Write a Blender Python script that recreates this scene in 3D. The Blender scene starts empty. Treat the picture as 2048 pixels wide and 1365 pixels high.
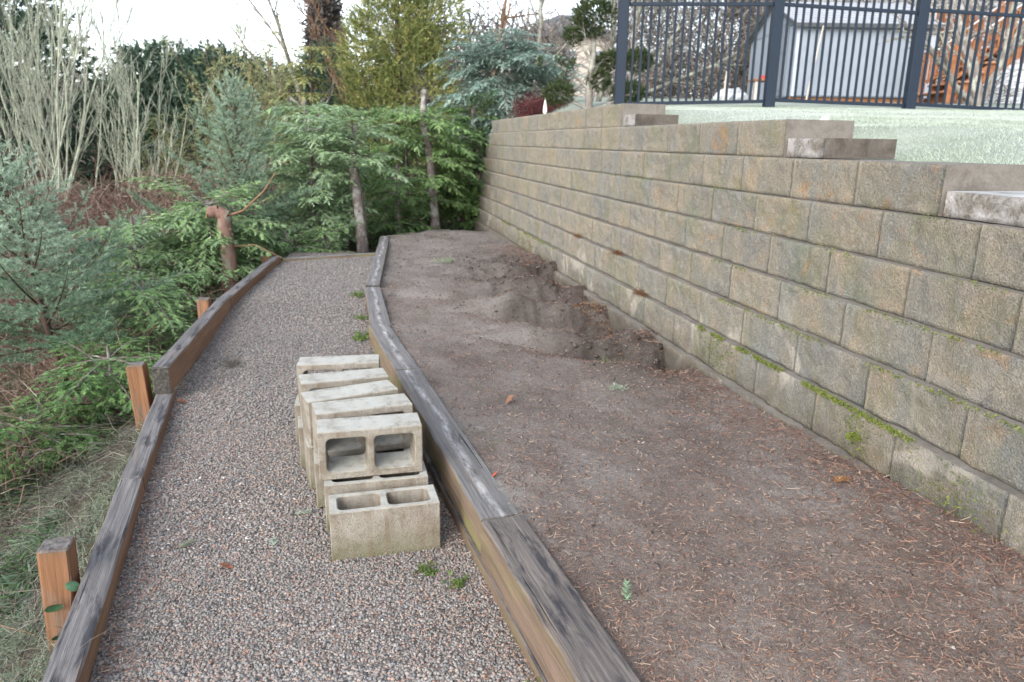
import bpy, bmesh, math, random
import numpy as np
from mathutils import Vector, Matrix

scene = bpy.context.scene
COL = scene.collection
rng = np.random.default_rng(7)
random.seed(7)
R = math.radians

# ------------------------------------------------------------------ camera, sky, sun, exposure
cam_d = bpy.data.cameras.new("camera")
cam = bpy.data.objects.new("camera", cam_d)
COL.objects.link(cam)
cam_d.sensor_width = 36.0
cam_d.lens = 26.0
cam_d.clip_start = 0.05
cam_d.clip_end = 2000
cam_d.dof.use_dof = True
cam_d.dof.focus_distance = 2.5
cam_d.dof.aperture_fstop = 4.6
cam.matrix_world = (Matrix.Translation((0, 0, 1.45)) @ Matrix.Rotation(R(90 - 15.06), 4, 'X')
                    @ Matrix.Rotation(R(0.8), 4, 'Z'))
scene.camera = cam

SUN_EL, SUN_AZ = R(32), R(-150)      # azimuth measured clockwise from +Y
world = bpy.data.worlds.new("World")
scene.world = world
world.use_nodes = True
wn_ = world.node_tree.nodes
wl_ = world.node_tree.links
sky = wn_.new("ShaderNodeTexSky")
sky.sky_type = 'NISHITA'
sky.sun_disc = False
sky.sun_elevation = SUN_EL
sky.sun_rotation = SUN_AZ
sky.air_density = 1.0
sky.dust_density = 1.5
sky.ozone_density = 1.0
hs = wn_.new("ShaderNodeHueSaturation")
hs.inputs['Saturation'].default_value = 0.45
wl_.new(sky.outputs[0], hs.inputs['Color'])
wl_.new(hs.outputs[0], wn_["Background"].inputs[0])
wn_["Background"].inputs[1].default_value = 0.15

sun_d = bpy.data.lights.new("sun", 'SUN')
sun_d.energy = 0.7
sun_d.angle = R(40)
sun_d.color = (1.0, 0.96, 0.9)
sun = bpy.data.objects.new("sun", sun_d)
COL.objects.link(sun)
sd = Vector((math.sin(SUN_AZ) * math.cos(SUN_EL), math.cos(SUN_AZ) * math.cos(SUN_EL), math.sin(SUN_EL)))
sun.rotation_euler = sd.to_track_quat('Z', 'Y').to_euler()

scene.view_settings.view_transform = 'Standard'
scene.view_settings.look = 'None'
scene.view_settings.gamma = 1.0
scene.view_settings.use_curve_mapping = False
scene.view_settings.exposure = 1.85
scene.cycles.use_denoising = True
scene.cycles.max_bounces = 6
scene.cycles.diffuse_bounces = 3
scene.cycles.transparent_max_bounces = 6

# ------------------------------------------------------------------ small helpers
def tag(o, label=None, cat=None, group=None, kind=None):
    if label: o["label"] = label
    if cat: o["category"] = cat
    if group: o["group"] = group
    if kind: o["kind"] = kind
    return o

def empty(name, loc=(0, 0, 0), rz=0.0):
    o = bpy.data.objects.new(name, None)
    COL.objects.link(o)
    o.empty_display_size = 0.1
    o.location = loc
    o.rotation_euler = (0, 0, rz)
    return o

def link(name, me, parent=None, loc=None, rot=None):
    o = bpy.data.objects.new(name, me)
    COL.objects.link(o)
    if parent is not None: o.parent = parent
    if loc is not None: o.location = loc
    if rot is not None: o.rotation_euler = rot
    return o

def npmesh(name, V, Fc, mat=None, smooth=False, attrs=None):
    """V (n,3), Fc (m,k) with constant k; attrs: per-face float arrays"""
    V = np.asarray(V, dtype=np.float32); Fc = np.asarray(Fc, dtype=np.int32)
    me = bpy.data.meshes.new(name)
    m, k = Fc.shape
    me.vertices.add(len(V)); me.vertices.foreach_set('co', V.ravel())
    me.loops.add(m * k); me.loops.foreach_set('vertex_index', Fc.ravel())
    me.polygons.add(m); me.polygons.foreach_set('loop_start', np.arange(0, m * k, k, dtype=np.int32))
    if smooth: me.polygons.foreach_set('use_smooth', np.ones(m, dtype=bool))
    me.update(calc_edges=True)
    if attrs:
        for a, arr in attrs.items():
            at = me.attributes.new(a, 'FLOAT', 'FACE')
            at.data.foreach_set('value', np.asarray(arr, dtype=np.float32))
    if mat: me.materials.append(mat)
    return me

def trimesh(name, T, mat, attrs=None):
    n = len(T)
    return npmesh(name, T.reshape(-1, 3), np.arange(n * 3).reshape(n, 3), mat, False, attrs)

def pymesh(name, verts, faces, mat=None, smooth=False):
    me = bpy.data.meshes.new(name)
    me.from_pydata([tuple(map(float, v)) for v in verts], [], faces)
    me.update()
    if smooth:
        for p in me.polygons: p.use_smooth = True
    if mat: me.materials.append(mat)
    return me

def box_mesh(name, x0, x1, y0, y1, z0, z1, mat=None, bevel=0.0, jit=0.0, cuts=0):
    bm = bmesh.new()
    vs = [bm.verts.new((x, y, z)) for x in (x0, x1) for y in (y0, y1) for z in (z0, z1)]
    for f in ((0, 1, 3, 2), (4, 6, 7, 5), (0, 4, 5, 1), (2, 3, 7, 6), (0, 2, 6, 4), (1, 5, 7, 3)):
        bm.faces.new([vs[i] for i in f])
    if cuts:
        es = [e for e in bm.edges if abs((e.verts[0].co - e.verts[1].co).x) > 1e-4]
        bmesh.ops.subdivide_edges(bm, edges=es, cuts=cuts, use_grid_fill=True)
    if bevel: bmesh.ops.bevel(bm, geom=list(bm.edges), offset=bevel, segments=1, affect='EDGES', profile=0.5) if not cuts else \
        bmesh.ops.bevel(bm, geom=[e for e in bm.edges if e.calc_face_angle(0) > 0.5], offset=bevel, segments=1, affect='EDGES', profile=0.5)
    if jit:
        for v in bm.verts: v.co += Vector((random.uniform(-jit, jit), random.uniform(-jit, jit), random.uniform(-jit, jit)))
    bmesh.ops.recalc_face_normals(bm, faces=bm.faces)
    me = bpy.data.meshes.new(name); bm.to_mesh(me); bm.free()
    if mat: me.materials.append(mat)
    return me

def hashn(ix, iy, iz=0):
    h = (ix.astype(np.int64) * 374761393 + iy.astype(np.int64) * 668265263 + np.int64(iz) * 2147483647) & 0x7fffffff
    h = ((h ^ (h >> 13)) * 1274126177) & 0x7fffffff
    return ((h ^ (h >> 16)) & 0xffff) / 65535.0

def vnoise(x, y, seed=0):
    x = np.asarray(x, float); y = np.asarray(y, float)
    ix = np.floor(x); iy = np.floor(y); fx = x - ix; fy = y - iy
    fx = fx * fx * (3 - 2 * fx); fy = fy * fy * (3 - 2 * fy)
    a = hashn(ix, iy, seed); b = hashn(ix + 1, iy, seed); c = hashn(ix, iy + 1, seed); d = hashn(ix + 1, iy + 1, seed)
    return (a * (1 - fx) + b * fx) * (1 - fy) + (c * (1 - fx) + d * fx) * fy - 0.5

def fbm(x, y, oct=4, seed=0):
    s = 0; a = 1.0
    for i in range(oct):
        s = s + a * vnoise(np.asarray(x) * 2 ** i, np.asarray(y) * 2 ** i, seed + i * 17); a *= 0.5
    return s

def sstep(a, b, x):
    t = np.clip((np.asarray(x, float) - a) / (b - a), 0, 1)
    return t * t * (3 - 2 * t)

def unit(v):
    return v / np.maximum(np.linalg.norm(v, axis=-1, keepdims=True), 1e-9)

# ------------------------------------------------------------------ materials
class NT:
    def __init__(s, name, rough=0.9, spec=0.25):
        s.m = bpy.data.materials.new(name); s.m.use_nodes = True
        s.n = s.m.node_tree.nodes; s.l = s.m.node_tree.links
        s.b = s.n["Principled BSDF"]; s.b.inputs['Roughness'].default_value = rough
        s.b.inputs['Specular IOR Level'].default_value = spec
    def new(s, t, **kw):
        n = s.n.new(t)
        for k, v in kw.items(): setattr(n, k, v)
        return n
    def coord(s, which='Object'):
        return s.new("ShaderNodeTexCoord").outputs[which]
    def pos(s): return s.new("ShaderNodeNewGeometry").outputs['Position']
    def normal(s): return s.new("ShaderNodeNewGeometry").outputs['Normal']
    def mapping(s, vec, scale=(1, 1, 1), loc=(0, 0, 0), rot=(0, 0, 0)):
        n = s.new("ShaderNodeMapping"); n.inputs['Scale'].default_value = scale
        n.inputs['Location'].default_value = loc; n.inputs['Rotation'].default_value = rot
        s.l.new(vec, n.inputs['Vector']); return n.outputs[0]
    def noise(s, vec, scale, detail=4, rough=0.6, dist=0.0, w=None):
        n = s.new("ShaderNodeTexNoise")
        if w is not None:
            n.noise_dimensions = '4D'; s.l.new(w, n.inputs['W'])
        n.inputs['Scale'].default_value = scale; n.inputs['Detail'].default_value = detail
        n.inputs['Roughness'].default_value = rough; n.inputs['Distortion'].default_value = dist
        s.l.new(vec, n.inputs['Vector']); return n.outputs['Fac']
    def voro(s, vec, scale, feature='F1', out='Distance', rand=1.0):
        n = s.new("ShaderNodeTexVoronoi"); n.feature = feature
        n.inputs['Scale'].default_value = scale; n.inputs['Randomness'].default_value = rand
        s.l.new(vec, n.inputs['Vector']); return n.outputs[out]
    def ramp(s, fac, stops, interp='LINEAR'):
        n = s.new("ShaderNodeValToRGB"); cr = n.color_ramp; cr.interpolation = interp
        while len(cr.elements) < len(stops): cr.elements.new(0.5)
        for e, (p, c) in zip(cr.elements, stops):
            e.position = p; e.color = (c, c, c, 1) if not isinstance(c, tuple) else (c[0], c[1], c[2], 1)
        s.l.new(fac, n.inputs[0]); return n.outputs[0]
    def mix(s, a, b, fac, mode='MIX'):
        n = s.new("ShaderNodeMix"); n.data_type = 'RGBA'; n.blend_type = mode
        for sock, v in ((n.inputs[6], a), (n.inputs[7], b), (n.inputs[0], fac)):
            if hasattr(v, 'links') or hasattr(v, 'is_output'): s.l.new(v, sock)
            elif isinstance(v, tuple): sock.default_value = (v[0], v[1], v[2], 1)
            else: sock.default_value = v
        return n.outputs[2]
    def math(s, op, a, b=0.5, clamp=False):
        n = s.new("ShaderNodeMath"); n.operation = op; n.use_clamp = clamp
        for sock, v in ((n.inputs[0], a), (n.inputs[1], b)):
            if hasattr(v, 'is_output'): s.l.new(v, sock)
            else: sock.default_value = v
        return n.outputs[0]
    def sep(s, vec):
        n = s.new("ShaderNodeSeparateXYZ"); s.l.new(vec, n.inputs[0]); return n.outputs
    def attr(s, name):
        return s.new("ShaderNodeAttribute", attribute_name=name).outputs['Fac']
    def rand(s): return s.new("ShaderNodeObjectInfo").outputs['Random']
    def color(s, c):
        if hasattr(c, 'is_output'): s.l.new(c, s.b.inputs['Base Color'])
        else: s.b.inputs['Base Color'].default_value = (c[0], c[1], c[2], 1)
    def bump(s, h, strength=0.5, dist=0.01):
        n = s.new("ShaderNodeBump"); n.inputs['Strength'].default_value = strength
        n.inputs['Distance'].default_value = dist
        s.l.new(h, n.inputs['Height']); s.l.new(n.outputs[0], s.b.inputs['Normal']); return n
    def translucent(s, col, fac):
        t = s.new("ShaderNodeBsdfTranslucent"); mx = s.new("ShaderNodeMixShader")
        if hasattr(col, 'is_output'): s.l.new(col, t.inputs[0])
        else: t.inputs[0].default_value = (*col, 1)
        mx.inputs[0].default_value = fac
        s.l.new(s.b.outputs[0], mx.inputs[1]); s.l.new(t.outputs[0], mx.inputs[2])
        s.l.new(mx.outputs[0], s.n["Material Output"].inputs[0])

def leaf_mat(name, stops, frost=(0.42, 0.55, 0.5), trans=0.25, rough=0.65):
    k = NT(name, rough, 0.3)
    c = k.ramp(k.attr('tone'), stops)
    c = k.mix(c, frost, k.attr('frost'))
    k.color(c); k.translucent(c, trans)
    return k.m

def bark_mat(name, c0, c1, c2=None, scale=9.0):
    k = NT(name, 0.95, 0.1)
    p = k.coord('Object')
    n = k.noise(k.mapping(p, (scale, scale, scale * .35)), 2.0, 5, 0.65)
    c = k.ramp(n, [(0.3, c0), (0.7, c1)])
    if c2:
        n2 = k.noise(p, scale * 0.6, 4, 0.6)
        c = k.mix(c, c2, k.ramp(n2, [(0.5, 0.0), (0.62, 1.0)]))
    k.color(c); k.bump(n, 0.6, 0.01)
    return k.m

def plain(name, c, rough=0.6, spec=0.3, var=0.12, scale=6.0, bump=0.0, metal=0.0):
    k = NT(name, rough, spec)
    n = k.noise(k.coord('Object'), scale, 5, 0.6)
    lo = tuple(x * (1 - var) for x in c); hi = tuple(min(1, x * (1 + var)) for x in c)
    k.color(k.ramp(n, [(0.3, lo), (0.7, hi)]))
    k.b.inputs['Metallic'].default_value = metal
    if bump: k.bump(n, bump, 0.004)
    return k.m

# --- split-face concrete of the retaining wall
def make_wall_mat():
    k = NT("split_face_concrete", 0.92, 0.2)
    p = k.pos(); r = k.rand()
    lp = k.coord('Object')
    cblend = k.noise(k.mapping(p, (1, 1, 1.6)), 2.3, 4, 0.6, 1.2, w=k.math('MULTIPLY', r, 40.0))
    c = k.ramp(cblend, [(0.30, (0.195, 0.19, 0.175)), (0.45, (0.252, 0.234, 0.195)), (0.56, (0.282, 0.252, 0.2)), (0.74, (0.32, 0.258, 0.18))])
    c = k.mix(c, k.ramp(r, [(0, (0.8, 0.82, 0.88)), (0.5, (1.0, 0.98, 0.95)), (1, (1.12, 1.04, 0.94))]), 0.4, 'MULTIPLY')
    rust = k.noise(k.mapping(p, (1, 1, 1.2)), 5.5, 5, 0.7, 0.8, w=k.math('MULTIPLY', r, 17.0))
    c = k.mix(c, (0.36, 0.205, 0.10), k.math('MULTIPLY', k.ramp(rust, [(0.57, 0.0), (0.68, 0.75)]), k.ramp(k.sep(p)[2], [(0.0, 0.05), (1.0, 1.0)])))
    blue = k.noise(k.mapping(p, (1, 1, 0.25)), 4.2, 3, 0.6, 0.6)
    c = k.mix(c, (0.20, 0.22, 0.22), k.ramp(blue, [(0.52, 0.0), (0.66, 0.45)]))
    fine = k.noise(lp, 95, 5, 0.7)
    c = k.mix(c, k.ramp(fine, [(0.25, 0.62), (0.5, 1.0), (0.75, 1.35)]), 0.8, 'MULTIPLY')
    sp = k.voro(lp, 170, out='Color')
    c = k.mix(c, k.ramp(k.sep(sp)[0], [(0.0, 0.62), (0.5, 1.0), (0.92, 1.15), (1.0, 1.6)]), 0.45, 'MULTIPLY')
    # mineral bloom: pale patches low on the wall
    z = k.sep(p)[2]
    pale = k.noise(k.mapping(p, (1, 1, .8), (3.1, 0, 0)), 3.4, 3, 0.55, 0.7)
    lowm = k.ramp(k.math('MULTIPLY', z, 1.0), [(0.35, 1.0), (0.85, 0.0)])
    c = k.mix(c, (0.44, 0.40, 0.34), k.math('MULTIPLY', k.ramp(pale, [(0.575, 0.0), (0.63, 0.75)]), lowm))
    # green algae film
    mo = k.noise(p, 3.1, 5, 0.65, 0.5)
    mo2 = k.noise(p, 40, 3, 0.6)
    mf = k.math('MULTIPLY', k.ramp(mo, [(0.5, 0.0), (0.66, 1.0)]), k.ramp(mo2, [(0.35, 0.2), (0.6, 0.9)]))
    c = k.mix(c, (0.17, 0.185, 0.085), k.math('MULTIPLY', mf, 0.55))
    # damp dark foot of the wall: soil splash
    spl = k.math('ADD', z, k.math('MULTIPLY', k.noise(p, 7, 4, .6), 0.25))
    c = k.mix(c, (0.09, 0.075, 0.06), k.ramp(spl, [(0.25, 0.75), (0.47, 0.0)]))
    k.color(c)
    b1 = k.noise(lp, 42, 8, 0.8, 0.5, w=k.math('MULTIPLY', r, 9.0))
    b2 = k.voro(lp, 130)
    k.bump(k.math('ADD', b1, k.math('MULTIPLY', b2, 0.3)), 1.0, 0.024)
    return k.m
M_WALL = make_wall_mat()

def make_smooth_concrete():
    k = NT("cast_concrete_side", 0.9, 0.2)
    p = k.pos(); n = k.noise(p, 6, 6, 0.7, 0.4); f = k.noise(p, 120, 3, .6)
    c = k.ramp(n, [(0.3, (0.09, 0.08, 0.07)), (0.5, (0.15, 0.135, 0.118)), (0.75, (0.2, 0.185, 0.165))])
    c = k.mix(c, k.ramp(f, [(0.3, 0.75), (0.7, 1.2)]), 0.6, 'MULTIPLY')
    k.color(c); k.bump(f, 0.3, 0.004); return k.m
M_CAST = make_smooth_concrete()

def make_dark_cast():
    k = NT("damp_cast_concrete", 0.9, 0.2)
    p = k.pos(); n = k.noise(p, 10, 6, 0.7, 0.4); f = k.noise(p, 150, 3, .7)
    c = k.ramp(n, [(0.3, (0.05, 0.043, 0.037)), (0.6, (0.115, 0.10, 0.086)), (0.8, (0.17, 0.15, 0.13))])
    c = k.mix(c, (0.45, 0.43, 0.42), k.ramp(f, [(0.66, 0.0), (0.74, 0.7)]))
    nz = k.sep(k.normal())[2]
    c = k.mix(c, (0.42, 0.43, 0.43), k.math('MULTIPLY', k.ramp(nz, [(0.6, 0.0), (0.9, 1.0)]), k.ramp(n, [(0.3, 0.3), (0.6, 0.9)])))
    k.color(c); k.bump(f, 0.5, 0.006); return k.m
M_DCAST = make_dark_cast()
def make_frosty_concrete():
    k = NT("frosted_split_concrete", 0.9, 0.2)
    p = k.pos(); n = k.noise(p, 9, 6, 0.7, 0.4); f = k.noise(p, 60, 5, .7)
    c = k.ramp(f, [(0.3, (0.09, 0.08, 0.07)), (0.6, (0.20, 0.18, 0.155)), (0.85, (0.30, 0.28, 0.25))])
    c = k.mix(c, (0.42, 0.405, 0.40), k.ramp(n, [(0.42, 0.0), (0.66, 0.85)]))
    k.color(c); k.bump(k.math('ADD', n, f), 0.8, 0.015); return k.m
M_FROSTC = make_frosty_concrete()

def make_cmu():
    k = NT("concrete_masonry", 0.95, 0.15)
    p = k.coord('Object'); r = k.rand()
    n = k.noise(p, 9, 5, 0.65, 0.3, w=k.math('MULTIPLY', r, 30.0)); f = k.noise(p, 190, 3, 0.7)
    c = k.ramp(n, [(0.28, (0.185, 0.162, 0.128)), (0.5, (0.27, 0.245, 0.205)), (0.75, (0.335, 0.312, 0.27))])
    c = k.mix(c, k.ramp(f, [(0.2, 0.55), (0.5, 1.0), (0.8, 1.3)]), 0.75, 'MULTIPLY')
    nz = k.sep(k.normal())[2]
    # paler top faces and green film on the sides
    c = k.mix(c, (0.43, 0.435, 0.40), k.math('MULTIPLY', k.ramp(nz, [(0.6, 0.0), (0.9, 0.85)]), k.ramp(k.noise(p, 14, 4, .6), [(0.25, .45), (0.6, 1.0)])))
    ws = k.sep(k.pos())[2]
    g = k.noise(k.mapping(p, (1, 1, 1), (5, 2, 1)), 11, 5, 0.7)
    low = k.ramp(k.math('ADD', ws, k.math('MULTIPLY', g, 0.14)), [(0.06, 1.0), (0.19, 0.0)])
    blot = k.noise(k.mapping(p, (1, 1, 1), (9, 4, 1)), 17, 6, 0.75)
    c = k.mix(c, (0.10, 0.085, 0.06), k.ramp(blot, [(0.5, 0.0), (0.7, 0.6)]))
    c = k.mix(c, (0.12, 0.115, 0.055), k.math('MULTIPLY', low, 0.8))
    st = k.noise(k.mapping(p, (22, 22, 2.5)), 1.0, 4, .6)
    c = k.mix(c, (0.15, 0.105, 0.07), k.math('MULTIPLY', k.ramp(st, [(0.48, 0.0), (0.68, 0.7)]), k.ramp(nz, [(0.2, 1.0), (0.6, 0.0)])))
    k.color(c)
    pit = k.voro(p, 140)
    k.bump(k.math('ADD', f, k.math('MULTIPLY', k.ramp(pit, [(0.0, 0.0), (0.3, 1.0)]), 0.9)), 0.9, 0.006)
    return k.m
M_CMU = make_cmu()

def make_timber(name, side0, side1, top0, top1, streak=0.0, green=0.0, dark=0.75):
    """object X runs along the beam; weathered (grey-black) upper face, rusty stained flanks"""
    k = NT(name, 0.85, 0.2)
    p = k.coord('Object'); r = k.rand()
    ps = k.mapping(p, (1.2, 26, 26))
    g = k.noise(ps, 2.2, 6, 0.7, 0.25, w=k.math('MULTIPLY', r, 50.0))
    g2 = k.noise(k.mapping(p, (0.6, 5, 5)), 2.0, 4, 0.6, 0.2, w=k.math('MULTIPLY', r, 23.0))
    cs = k.ramp(g2, [(0.3, side0), (0.7, side1)])
    cs = k.mix(cs, k.ramp(g, [(0.3, 0.6), (0.7, 1.2)]), 0.6, 'MULTIPLY')
    if green:
        cs = k.mix(cs, (0.16, 0.16, 0.05), k.math('MULTIPLY', k.ramp(k.noise(k.mapping(p, (1, 3, 3)), 3.2, 4, .6), [(0.5, 0.0), (0.66, 1.0)]), green))
    ct = k.ramp(g, [(0.32, top0), (0.68, top1)])
    ct = k.mix(ct, (0.03, 0.03, 0.036), k.ramp(k.noise(k.mapping(p, (2.2, 12, 12)), 1.7, 4, .65, .4), [(0.64 - .14 * dark, 0.0), (0.76 - .14 * dark, dark)]))
    ct = k.mix(ct, (0.22, 0.15, 0.1), k.ramp(k.noise(k.mapping(p, (1.5, 40, 40), (7, 0, 0)), 1.7, 4, .65, .4), [(0.60, 0.0), (0.68, 0.55)]))
    if streak:
        y = k.sep(p)[1]
        d = k.math('ABSOLUTE', k.math('ADD', y, k.math('MULTIPLY', k.math('SUBTRACT', k.noise(k.mapping(p, (1, 0, 0)), 1.5, 2, .5), 0.5), 0.10)))
        line = k.ramp(d, [(0.0, 1.0), (0.022, 0.0)])
        brk = k.ramp(k.noise(k.mapping(p, (5, 18, 5)), 1.3, 5, .7), [(0.42, 0.0), (0.62, 1.0)])
        ct = k.mix(ct, (0.42, 0.42, 0.42), k.math('MULTIPLY', k.math('MULTIPLY', line, brk), streak))
        lich = k.ramp(k.noise(p, 70, 3, .6), [(0.62, 0.0), (0.68, 1.0)])
        ct = k.mix(ct, (0.33, 0.34, 0.2), k.math('MULTIPLY', lich, k.ramp(k.noise(p, 2.5, 2, .5), [(0.5, 0.0), (0.62, 0.8)])))
    nz = k.sep(k.normal())[2]
    c = k.mix(cs, ct, k.ramp(k.math('ADD', nz, k.math('MULTIPLY', g, 0.25)), [(0.55, 0.0), (0.85, 1.0)]))
    nx = k.math('ABSOLUTE', k.sep(k.coord('Normal'))[0])
    eg = k.ramp(k.noise(p, 55, 4, .6), [(0.3, (0.02, 0.02, 0.022)), (0.6, (0.07, 0.065, 0.055)), (0.75, (0.17, 0.14, 0.09))])
    c = k.mix(c, eg, k.ramp(nx, [(0.6, 0.0), (0.85, 1.0)]))
    fine = k.noise(k.mapping(p, (1.6, 110, 110)), 1.0, 5, 0.75, 0.15, w=k.math('MULTIPLY', r, 11.0))
    c = k.mix(c, k.ramp(fine, [(0.3, 0.5), (0.5, 1.0), (0.7, 1.35)]), 0.8, 'MULTIPLY')
    crack = k.noise(k.mapping(p, (.8, 45, 45), (3, 1, 0)), 1.0, 3, 0.6, 0.1, w=k.math('MULTIPLY', r, 31.0))
    c = k.mix(c, (0.012, 0.011, 0.011), k.math('MULTIPLY', k.ramp(crack, [(0.66, 0.0), (0.69, 0.85)]), k.ramp(nz, [(0.5, 0.3), (0.8, 1.0)])))
    k.color(c); k.bump(k.math('SUBTRACT', k.math('ADD', g, fine), k.ramp(crack, [(0.64, 0.0), (0.7, 1.0)])), 0.7, 0.005)
    return k.m
M_TIMB_R = make_timber("weathered_timber", (0.12, 0.088, 0.06), (0.20, 0.148, 0.105), (0.095, 0.092, 0.094), (0.175, 0.167, 0.163), 1.0, 0.6, .5)
M_TIMB_N = make_timber("weathered_timber_near", (0.11, 0.077, 0.056), (0.19, 0.135, 0.1), (0.06, 0.056, 0.056), (0.18, 0.155, 0.138), 0.0, 0.3, .88)
M_TIMB_L = make_timber("stained_timber", (0.17, 0.095, 0.056), (0.26, 0.15, 0.095), (0.07, 0.068, 0.07), (0.19, 0.18, 0.175), 0.0, 0.1, .85)

def make_post():
    k = NT("stained_post", 0.8, 0.2)
    p = k.coord('Object'); r = k.rand()
    g = k.noise(k.mapping(p, (30, 30, 1.6)), 1.8, 5, 0.7, 0.2, w=k.math('MULTIPLY', r, 50.0))
    c = k.ramp(g, [(0.3, (0.14, 0.068, 0.034)), (0.7, (0.25, 0.13, 0.07))])
    nz = k.sep(k.normal())[2]
    topc = k.ramp(k.noise(p, 40, 4, .6), [(0.35, (0.05, 0.045, 0.045)), (0.7, (0.2, 0.185, 0.17))])
    c = k.mix(c, topc, k.ramp(nz, [(0.5, 0.0), (0.8, 1.0)]))
    z = k.sep(p)[2]
    c = k.mix(c, (0.1, 0.085, 0.05), k.math('MULTIPLY', k.ramp(k.math('ADD', z, k.math('MULTIPLY', g, .06)), [(0.0, 0.0), (0.05, 0.8)]), k.ramp(nz, [(0.5, 1.0), (0.8, 0.0)])))
    fg = k.noise(k.mapping(p, (120, 120, 2.2)), 1.0, 5, 0.75, 0.2, w=k.math('MULTIPLY', r, 9.0))
    c = k.mix(c, k.ramp(fg, [(0.3, 0.45), (0.5, 1.0), (0.7, 1.3)]), 0.8, 'MULTIPLY')
    wear = k.noise(k.mapping(p, (9, 9, 3)), 1.6, 5, .65, .3, w=k.math('MULTIPLY', r, 70.0))
    c = k.mix(c, (0.16, 0.125, 0.1), k.ramp(wear, [(0.48, 0.0), (0.66, 0.7)]))
    k.color(c); k.bump(k.math('ADD', g, fg), 0.6, 0.004); return k.m
M_POST = make_post()

def make_gravel_base():
    k = NT("gravel_base", 0.95, 0.15)
    p = k.pos()
    v = k.voro(p, 95, out='Color'); d = k.voro(p, 95)
    c = k.ramp(k.sep(v)[0], [(0.0, (0.07, 0.062, 0.058)), (0.4, (0.15, 0.138, 0.13)), (0.7, (0.22, 0.195, 0.175)), (0.9, (0.24, 0.15, 0.115)), (1.0, (0.42, 0.41, 0.39))])
    c = k.mix(c, (0.035, 0.03, 0.028), k.ramp(d, [(0.55, 0.0), (0.9, 0.8)]))
    big = k.noise(p, 1.6, 4, .6)
    c = k.mix(c, k.ramp(big, [(0.3, 0.85), (0.7, 1.12)]), 0.7, 'MULTIPLY')
    k.color(c); k.bump(d, 0.8, -0.008); return k.m
M_GRAVB = make_gravel_base()

def make_stone(name, stops):
    k = NT(name, 0.85, 0.25)
    c = k.ramp(k.attr('tone'), stops)
    n = k.noise(k.pos(), 300, 2, .6)
    c = k.mix(c, k.ramp(n, [(0.3, 0.75), (0.7, 1.2)]), 0.6, 'MULTIPLY')
    k.color(c); return k.m
M_STONE = make_stone("gravel_stones", [(0.0, (0.10, 0.097, 0.095)), (0.22, (0.17, 0.165, 0.16)), (0.5, (0.24, 0.226, 0.21)), (0.66, (0.285, 0.248, 0.215)),
                                       (0.8, (0.29, 0.19, 0.15)), (0.88, (0.19, 0.2, 0.22)), (0.97, (0.36, 0.34, 0.315)), (1.0, (0.5, 0.48, 0.45))])
M_PEB = make_stone("soil_pebbles", [(0.0, (0.06, 0.05, 0.045)), (0.4, (0.14, 0.115, 0.10)), (0.7, (0.22, 0.19, 0.165)), (0.85, (0.28, 0.19, 0.14)), (0.97, (0.33, 0.3, 0.28)), (1.0, (0.55, 0.53, 0.5))])
M_NEEDLE = make_stone("dead_needles", [(0.0, (0.07, 0.04, 0.032)), (0.4, (0.16, 0.088, 0.065)), (0.7, (0.25, 0.155, 0.115)), (0.9, (0.36, 0.28, 0.21)), (1.0, (0.40, 0.17, 0.08))])

M_CLOD = make_stone("soil_clods", [(0.0, (0.085, 0.068, 0.06)), (0.6, (0.125, 0.103, 0.092)), (1.0, (0.17, 0.145, 0.132))])
M_CLODD = make_stone("damp_clods", [(0.0, (0.035, 0.027, 0.023)), (0.6, (0.075, 0.06, 0.052)), (1.0, (0.14, 0.12, 0.105))])
def make_dirt():
    k = NT("bare_soil", 0.97, 0.1)
    p = k.pos()
    n = k.noise(p, 2.0, 6, 0.65, 0.4); f = k.noise(p, 55, 5, 0.75); ff = k.noise(p, 230, 3, .7)
    c = k.ramp(n, [(0.3, (0.165, 0.14, 0.126)), (0.5, (0.25, 0.222, 0.203)), (0.7, (0.325, 0.302, 0.283))])
    c = k.mix(c, k.ramp(f, [(0.25, 0.5), (0.5, 1.0), (0.75, 1.4)]), 0.75, 'MULTIPLY')
    c = k.mix(c, k.ramp(ff, [(0.3, 0.6), (0.5, 1.0), (0.72, 1.5)]), 0.7, 'MULTIPLY')
    yy = k.sep(p)[1]
    c = k.mix(c, k.mix(c, (1.07, 0.95, 0.88), 1.0, 'MULTIPLY'), k.ramp(k.math('ADD', k.math('MULTIPLY', yy, .2), k.math('MULTIPLY', n, .5)), [(0.5, 1.0), (0.85, 0.0)]))
    s = k.ramp(k.voro(p, 120), [(0.08, 1.0), (0.14, 0.0)])
    c = k.mix(c, (0.32, 0.28, 0.25), k.math('MULTIPLY', s, 0.5))
    c = k.mix(c, (0.055, 0.042, 0.036), k.math('MULTIPLY', k.attr('damp'), k.ramp(k.noise(p, 9, 5, .7), [(0.3, 0.95), (0.65, 0.45)])))
    gr = k.noise(p, 3.3, 3, .6)
    c = k.mix(c, (0.12, 0.13, 0.075), k.ramp(gr, [(0.64, 0.0), (0.76, 0.4)]))
    k.color(c); k.bump(k.math('ADD', f, k.math('MULTIPLY', ff, 0.6)), 1.0, 0.03); return k.m
M_DIRT = make_dirt()

def make_ground():
    k = NT("forest_floor", 0.97, 0.1)
    p = k.pos()
    n = k.noise(p, 1.1, 6, .7); f = k.noise(p, 30, 5, .75)
    c = k.ramp(n, [(0.3, (0.04, 0.034, 0.025)), (0.55, (0.085, 0.07, 0.048)), (0.72, (0.075, 0.09, 0.045))])
    c = k.mix(c, k.ramp(f, [(0.25, 0.45), (0.5, 1.0), (0.75, 1.6)]), 0.8, 'MULTIPLY')
    k.color(c); k.bump(f, 0.8, 0.03); return k.m
M_GROUND = make_ground()

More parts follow.
